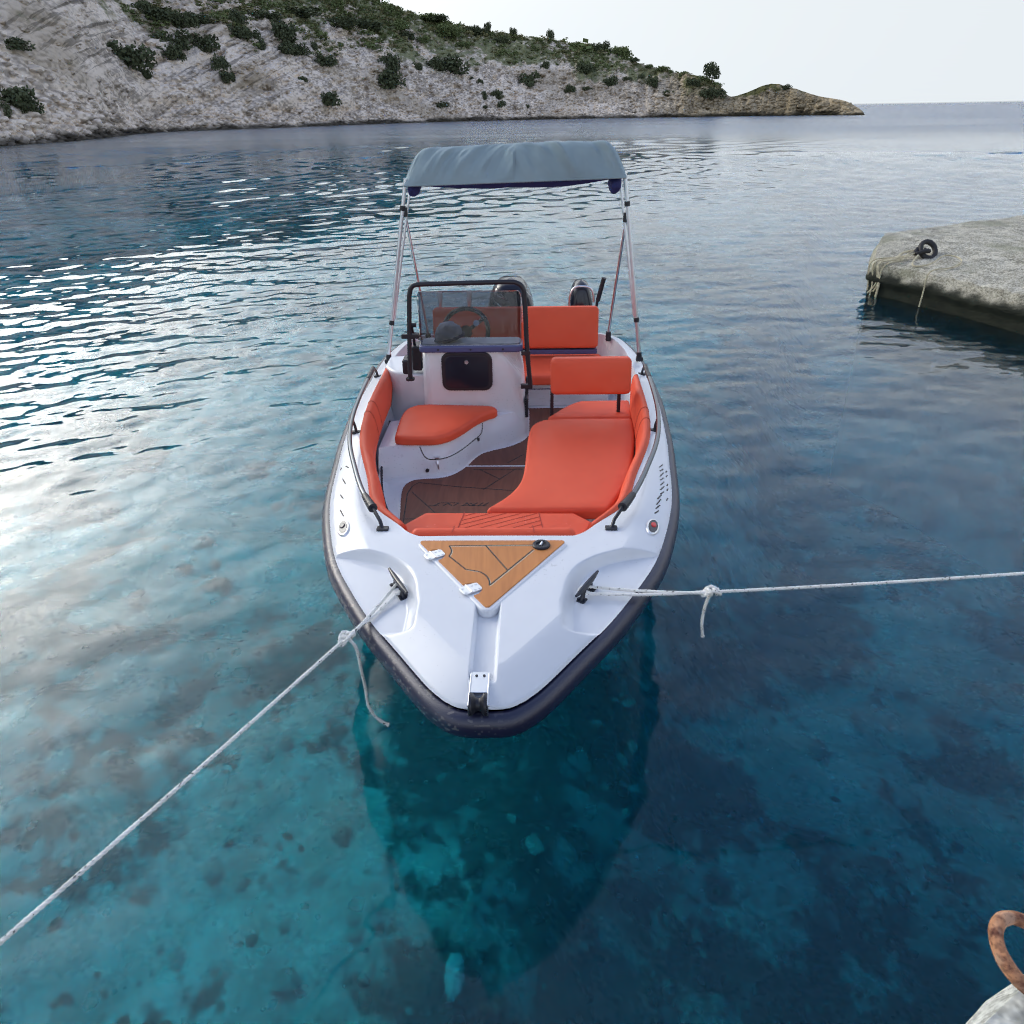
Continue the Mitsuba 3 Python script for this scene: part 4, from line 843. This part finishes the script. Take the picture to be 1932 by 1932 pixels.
BUSH = [(-67.9, 156.6, 11.2, 4.3, 3.07), (-67.8, 179.4, 15.6, 3.49, 2.56), (-67.1, 161.3, 9.2, 1.49, 1.28), (-71.3, 186.6, 20.0, 4.06, 2.15), (-74.3, 186.4, 21.3, 3.09, 2.85), (-67.4, 189.8, 19.4, 2.68, 2.68), (-63.7, 186.5, 15.5, 3.88, 2.66), (-59.7, 181.3, 11.0, 1.91, 2.62), (-57.8, 179.3, 8.9, 2.37, 1.42), (-60.8, 201.2, 21.2, 2.58, 2.32), (-60.1, 198.3, 18.3, 2.82, 2.05), (-57.0, 199.6, 18.0, 1.81, 1.55), (-55.8, 200.2, 15.9, 1.56, 2.08), (-52.3, 209.2, 18.2, 4.06, 3.25), (-52.0, 205.5, 15.6, 3.48, 1.87), (-50.1, 209.9, 15.4, 3.01, 1.92), (-47.4, 219.1, 16.9, 1.14, 1.43), (-44.9, 215.8, 13.5, 3.68, 1.98), (-41.7, 202.9, 4.9, 2.99, 1.9), (-32.4, 231.6, 9.6, 5.53, 3.38), (-31.1, 237.6, 13.1, 2.82, 3.76), (-21.0, 254.3, 14.4, 3.01, 2.34), (-25.2, 248.1, 13.4, 1.63, 1.63), (-46.9, 200.0, 9.3, 1.06, 0.79), (-59.3, 105.7, 10.2, 2.19, 0.96), (-55.6, 96.3, 4.2, 2.44, 1.67), (-54.7, 96.9, 3.3, 1.56, 1.43), (-54.5, 92.1, 3.1, 0.99, 1.11), (-68.6, 152.1, 13.0, 1.58, 0.79), (-65.9, 178.2, 12.9, 1.4, 1.86), (-67.5, 175.4, 13.3, 2.52, 1.83), (-66.4, 194.4, 20.7, 2.74, 1.74), (-45.2, 240.3, 23.7, 4.63, 1.85), (-39.6, 250.6, 23.7, 5.16, 1.94), (-31.3, 262.5, 24.6, 4.06, 2.03), (-24.0, 283.0, 28.1, 5.45, 2.18), (-52.5, 230.6, 25.1, 5.89, 1.77), (-56.3, 213.0, 22.7, 4.09, 1.64), (-46.1, 248.8, 28.4, 1.9, 2.22), (-18.2, 256.6, 13.7, 6.09, 3.5), (-25.0, 248.5, 13.5, 1.43, 1.43), (8.0, 265.9, 9.7, 4.24, 3.28), (25.3, 274.3, 13.2, 3.56, 2.37), (13.1, 274.8, 14.3, 1.58, 1.58), (34.0, 268.8, 9.4, 2.93, 2.34), (38.6, 270.7, 10.4, 1.37, 0.98), (46.1, 266.7, 9.2, 2.13, 2.32), (43.5, 271.0, 10.9, 0.98, 1.18), (57.4, 260.0, 8.5, 2.08, 1.51), (20.8, 264.2, 7.8, 1.92, 1.54), (25.2, 266.2, 7.9, 1.74, 0.78), (-2.0, 252.0, 6.3, 1.84, 1.84), (-0.6, 249.0, 3.9, 1.1, 1.28), (-6.1, 250.7, 6.0, 1.1, 1.47), (-7.0, 256.1, 9.9, 1.11, 1.11), (-18.4, 240.2, 3.8, 2.47, 1.23), (6.7, 252.9, 3.4, 0.82, 0.67), (-1.7, 284.2, 22.2, 2.42, 1.41), (-12.9, 272.8, 20.2, 2.33, 1.16), (9.1, 280.3, 17.0, 1.0, 0.72), (-9.6, 287.0, 24.8, 3.24, 2.02), (-18.6, 276.9, 24.3, 4.68, 2.73), (-24.6, 263.5, 21.2, 2.24, 1.49), (-28.5, 259.4, 21.9, 2.2, 1.47), (23.3, 290.9, 21.3, 2.89, 1.03), (28.1, 287.7, 20.6, 1.02, 0.74), (31.7, 287.0, 20.0, 2.86, 2.04), (36.3, 284.1, 18.7, 2.43, 1.62), (39.0, 282.0, 17.4, 2.42, 2.42), (41.9, 279.6, 16.1, 2.0, 0.8), (50.5, 274.5, 13.2, 1.78, 0.99), (46.9, 278.1, 14.2, 1.6, 0.8), (-23.3, 282.5, 28.2, 5.14, 1.19), (-5.7, 247.2, 3.3, 1.09, 0.54), (-10.0, 257.2, 11.0, 0.74, 0.56), (61.7, 254.7, 5.4, 3.35, 2.24), (50.4, 261.2, 6.2, 1.53, 1.14)]
TREE = [(-5.3, 289.3, 25.3, 1.14, 2.94), (3.2, 290.9, 24.3, 1.07, 2.47), (15.1, 291.0, 22.8, 1.15, 3.3), (62.1, 260.6, 9.6, 2.12, 4.69), (81.7, 248.1, 6.5, 1.45, 1.3)]
g = np.random.default_rng(77); kinds = {}
for i, (x, y, z, rx, rz) in enumerate(BUSH):
    key = numbered('bush'); hgt = z/max(float(_rh(math.degrees(math.atan2(x, y)))), 1)
    mat = 'leaf_green' if hgt > .72 and i % 3 else 'leaf_dark'
    scene[key] = {**bush_shape(i % 5, mat), 'to_world': T().translate([x, y, z-.25*rz]).rotate([0, 0, 1], float(g.uniform(0, 360))).scale([rx*1.15, rx*1.05, rz*1.45])}
    kind_ = 'at the foot of the slope, low by the left picture edge' if x < -50 and z < 6 else 'wide dark' if rx > 3.3 and hgt < .72 else 'green hilltop' if hgt > .72 else 'middle-sized dark' if rx > 1.7 else 'small dark'
    kinds.setdefault(kind_, []).append((x/y, key))
ORD = 'first second third fourth fifth sixth seventh eighth ninth tenth eleventh twelfth thirteenth fourteenth fifteenth sixteenth seventeenth eighteenth nineteenth twentieth'.split(); ORD += ['twenty-'+o for o in ORD[:9]]
for kind_, ks in kinds.items():
    for n_, (_, key) in enumerate(sorted(ks)):
        o = f'{ORD[n_]} from the left of its kind'
        lab, gr = {'wide dark': ('wide dark bush on the bare rock slope, '+o, 'wide dark bushes on the rock slope'), 'green hilltop': ('green bush near the top of the hill, '+o, 'bushes along the hilltop'),
            'middle-sized dark': ('middle-sized dark bush on the rock slope, '+o, 'middle-sized bushes on the rock slope'), 'small dark': ('small dark bush dotted on the rock slope, '+o, 'small bushes on the rock slope')}.get(kind_, ('dark bush low by the left picture edge, '+o, 'bushes low at the left edge'))
        labels[key] = {'label': lab, 'category': 'bush', 'group': gr}
pbr('bark', (.06, .05, .04), .9)
TL = ['thin sparse tree on the skyline above the canopy, leftmost of three', 'small dark tree on the skyline, middle one of the three thin ones', 'dark upright tree on the skyline, rightmost of the three thin ones', 'leaning dark tree standing alone on the ridge near the headland', 'tiny dark shrub on top of the islet at the headland tip']
for i, ((x, y, z, rx, h), lab) in enumerate(zip(TREE, TL)):
    k = thing('tree', lab, 'tree'); h = max(h, 1.6)*1.1; lean = .35 if i == 3 else 0
    put('trunk', tube(spl([[x, y, z-1.0], [x+.1*h*lean, y, z+h*.3], [x+.3*h*lean+.08, y, z+h*.75]], 8), np.linspace(.14, .04, 8), 6), 'bark', k, True)
    scene[k+'__crown'] = {**bush_shape(i % 5, 'leaf_dark'), 'to_world': T().translate([x+.3*h*lean, y, z+h*.16]).scale([rx*1.25, rx*1.25, h*.80])}
# scrub on the upper slope and boulders along the waterline: masses nobody could count
def scatter(n, az_rng, t_fn, base, size, seed, zs=.8, keep=None):
    g_ = np.random.default_rng(seed); az = g_.uniform(*az_rng, n); t = t_fn(g_, n); x, y, z = hill_arrays(az, t)
    if keep is not None:
        m_ = keep(x, y, z, az, g_); x, y, z = x[m_], y[m_], z[m_]
    n = len(x); s = size*g_.lognormal(0, .4, n); w = g_.uniform(0, 2*np.pi, n); sx = s*g_.uniform(.75, 1.4, n)
    vs, fs = [], []; at = 0
    for b, m_ in enumerate(base):
        ii = np.arange(b, n, len(base)); V = m_.vertices
        c, s_ = np.cos(w[ii])[:, None], np.sin(w[ii])[:, None]
        X = (V[None, :, 0]*c-V[None, :, 1]*s_)*sx[ii][:, None]+x[ii][:, None]; Y = (V[None, :, 0]*s_+V[None, :, 1]*c)*s[ii][:, None]+y[ii][:, None]; Z = V[None, :, 2]*s[ii][:, None]*zs+z[ii][:, None]
        vs.append(np.stack([X, Y, Z], -1).reshape(-1, 3)); fs.append((m_.faces[None]+(np.arange(len(ii))*len(V))[:, None, None]).reshape(-1, 3)+at); at += len(ii)*len(V)
    return M(np.vstack(vs), np.vstack(fs))
sc = [leaf_cloud(46, 300+i, leaf=.42) for i in range(6)]
def kp(x, y, z, az, g_):
    hr = _rh(az); n_ = meshkit.fbm(np.stack([x*.11, y*.11, z*.05], -1), 4, 5)
    return (z/np.maximum(hr, 7)+(n_-.5)*1.1 > g_.uniform(.50, .84, len(x))+.30*np.clip((az+9)/10, 0, 1)) & (hr > 6)
put('scrub', scatter(9000, (-44, 14.5), lambda g_, n: g_.uniform(.35, 1.06, n), sc, .80, 5, .7, kp), 'leaf_green', smooth=False, label='low green scrub covering the top of the hill', cat='scrub', kind='stuff')
put('dry_grass', scatter(4000, (-44, 15.5), lambda g_, n: g_.uniform(.45, 1.05, n), sc, .8, 8, .6, kp), 'leaf_dry', smooth=False, label='dry yellowish grass tufts among the hilltop scrub', cat='grass', kind='stuff')
rk_ = []
for i in range(6):
    m = trimesh.creation.icosphere(1 if i else 2, 1.); m.vertices *= (1+1.1*(meshkit.fbm(m.vertices*1.7+i*5, 3, 9)-.5))[:, None]; m.vertices *= [1, .8, .7]; rk_.append(m)
put('shore_rocks', scatter(5200, (-46, 23.1), lambda g_, n: np.abs(g_.normal(0, .045, n))-.006, rk_, .42, 15, .8), 'hill_rock', smooth=False, label='pale boulders and rubble along the waterline of the hillside', cat='rocks', kind='stuff')
put('slope_rocks', scatter(3600, (-46, 22.5), lambda g_, n: g_.random(n)**1.5*.85+.02, rk_, .50, 25, .7), 'hill_rock', smooth=False, label='broken rock and ledges strewn over the bare slope of the hillside', cat='rocks', kind='stuff')
g = np.random.default_rng(91); n = 1100
R_ = 1.2+7*g.random(n)**1.3; A2 = np.radians(g.uniform(-60, 60, n)); X = R_*np.sin(A2); Y = R_*np.cos(A2); Z = bed_z(X, Y); S = .028*g.lognormal(0, .5, n)
vs, fs = [], []
for i in range(n):
    m = rk_[1+i % 5]; w = g.uniform(0, 6.28); c, s_ = math.cos(w), math.sin(w); V = m.vertices*S[i]*[1, 1, .6]
    vs.append(np.c_[V[:, 0]*c-V[:, 1]*s_+X[i], V[:, 0]*s_+V[:, 1]*c+Y[i], V[:, 2]+Z[i]]); fs.append(m.faces+i*len(V))
scene['stone_mix'] = {'type': 'twosided', 'b': {'type': 'diffuse', 'reflectance': proc(lambda p, n, uv: mix((.10, .12, .09), (.40, .41, .34), smoothstep(.35, .65, noise(p.x*5, p.y*5, 2.))))}}
put('bottom_stones', M(np.vstack(vs), np.vstack(fs)), 'stone_mix', smooth=False, label='small stones and shells scattered on the sea bottom', cat='stones', kind='stuff')
sr = thing('stone', 'pale stone lying on the sea bottom near the lower edge of the picture', 'stone')
m = trimesh.creation.icosphere(3, 1.); m.vertices *= (1+.7*(meshkit.fbm(m.vertices*1.8, 3, 2)-.5))[:, None]; m.apply_scale([.055, .11, .05]); m.apply_translation([-.34, 2.14, float(bed_z(np.array([-.34]), np.array([2.14]))[0])+.05])
scene[sr] = mikit.ply(m, {'type': 'twosided', 'b': {'type': 'diffuse', 'reflectance': rgb(.66, .66, .6)}}, True)
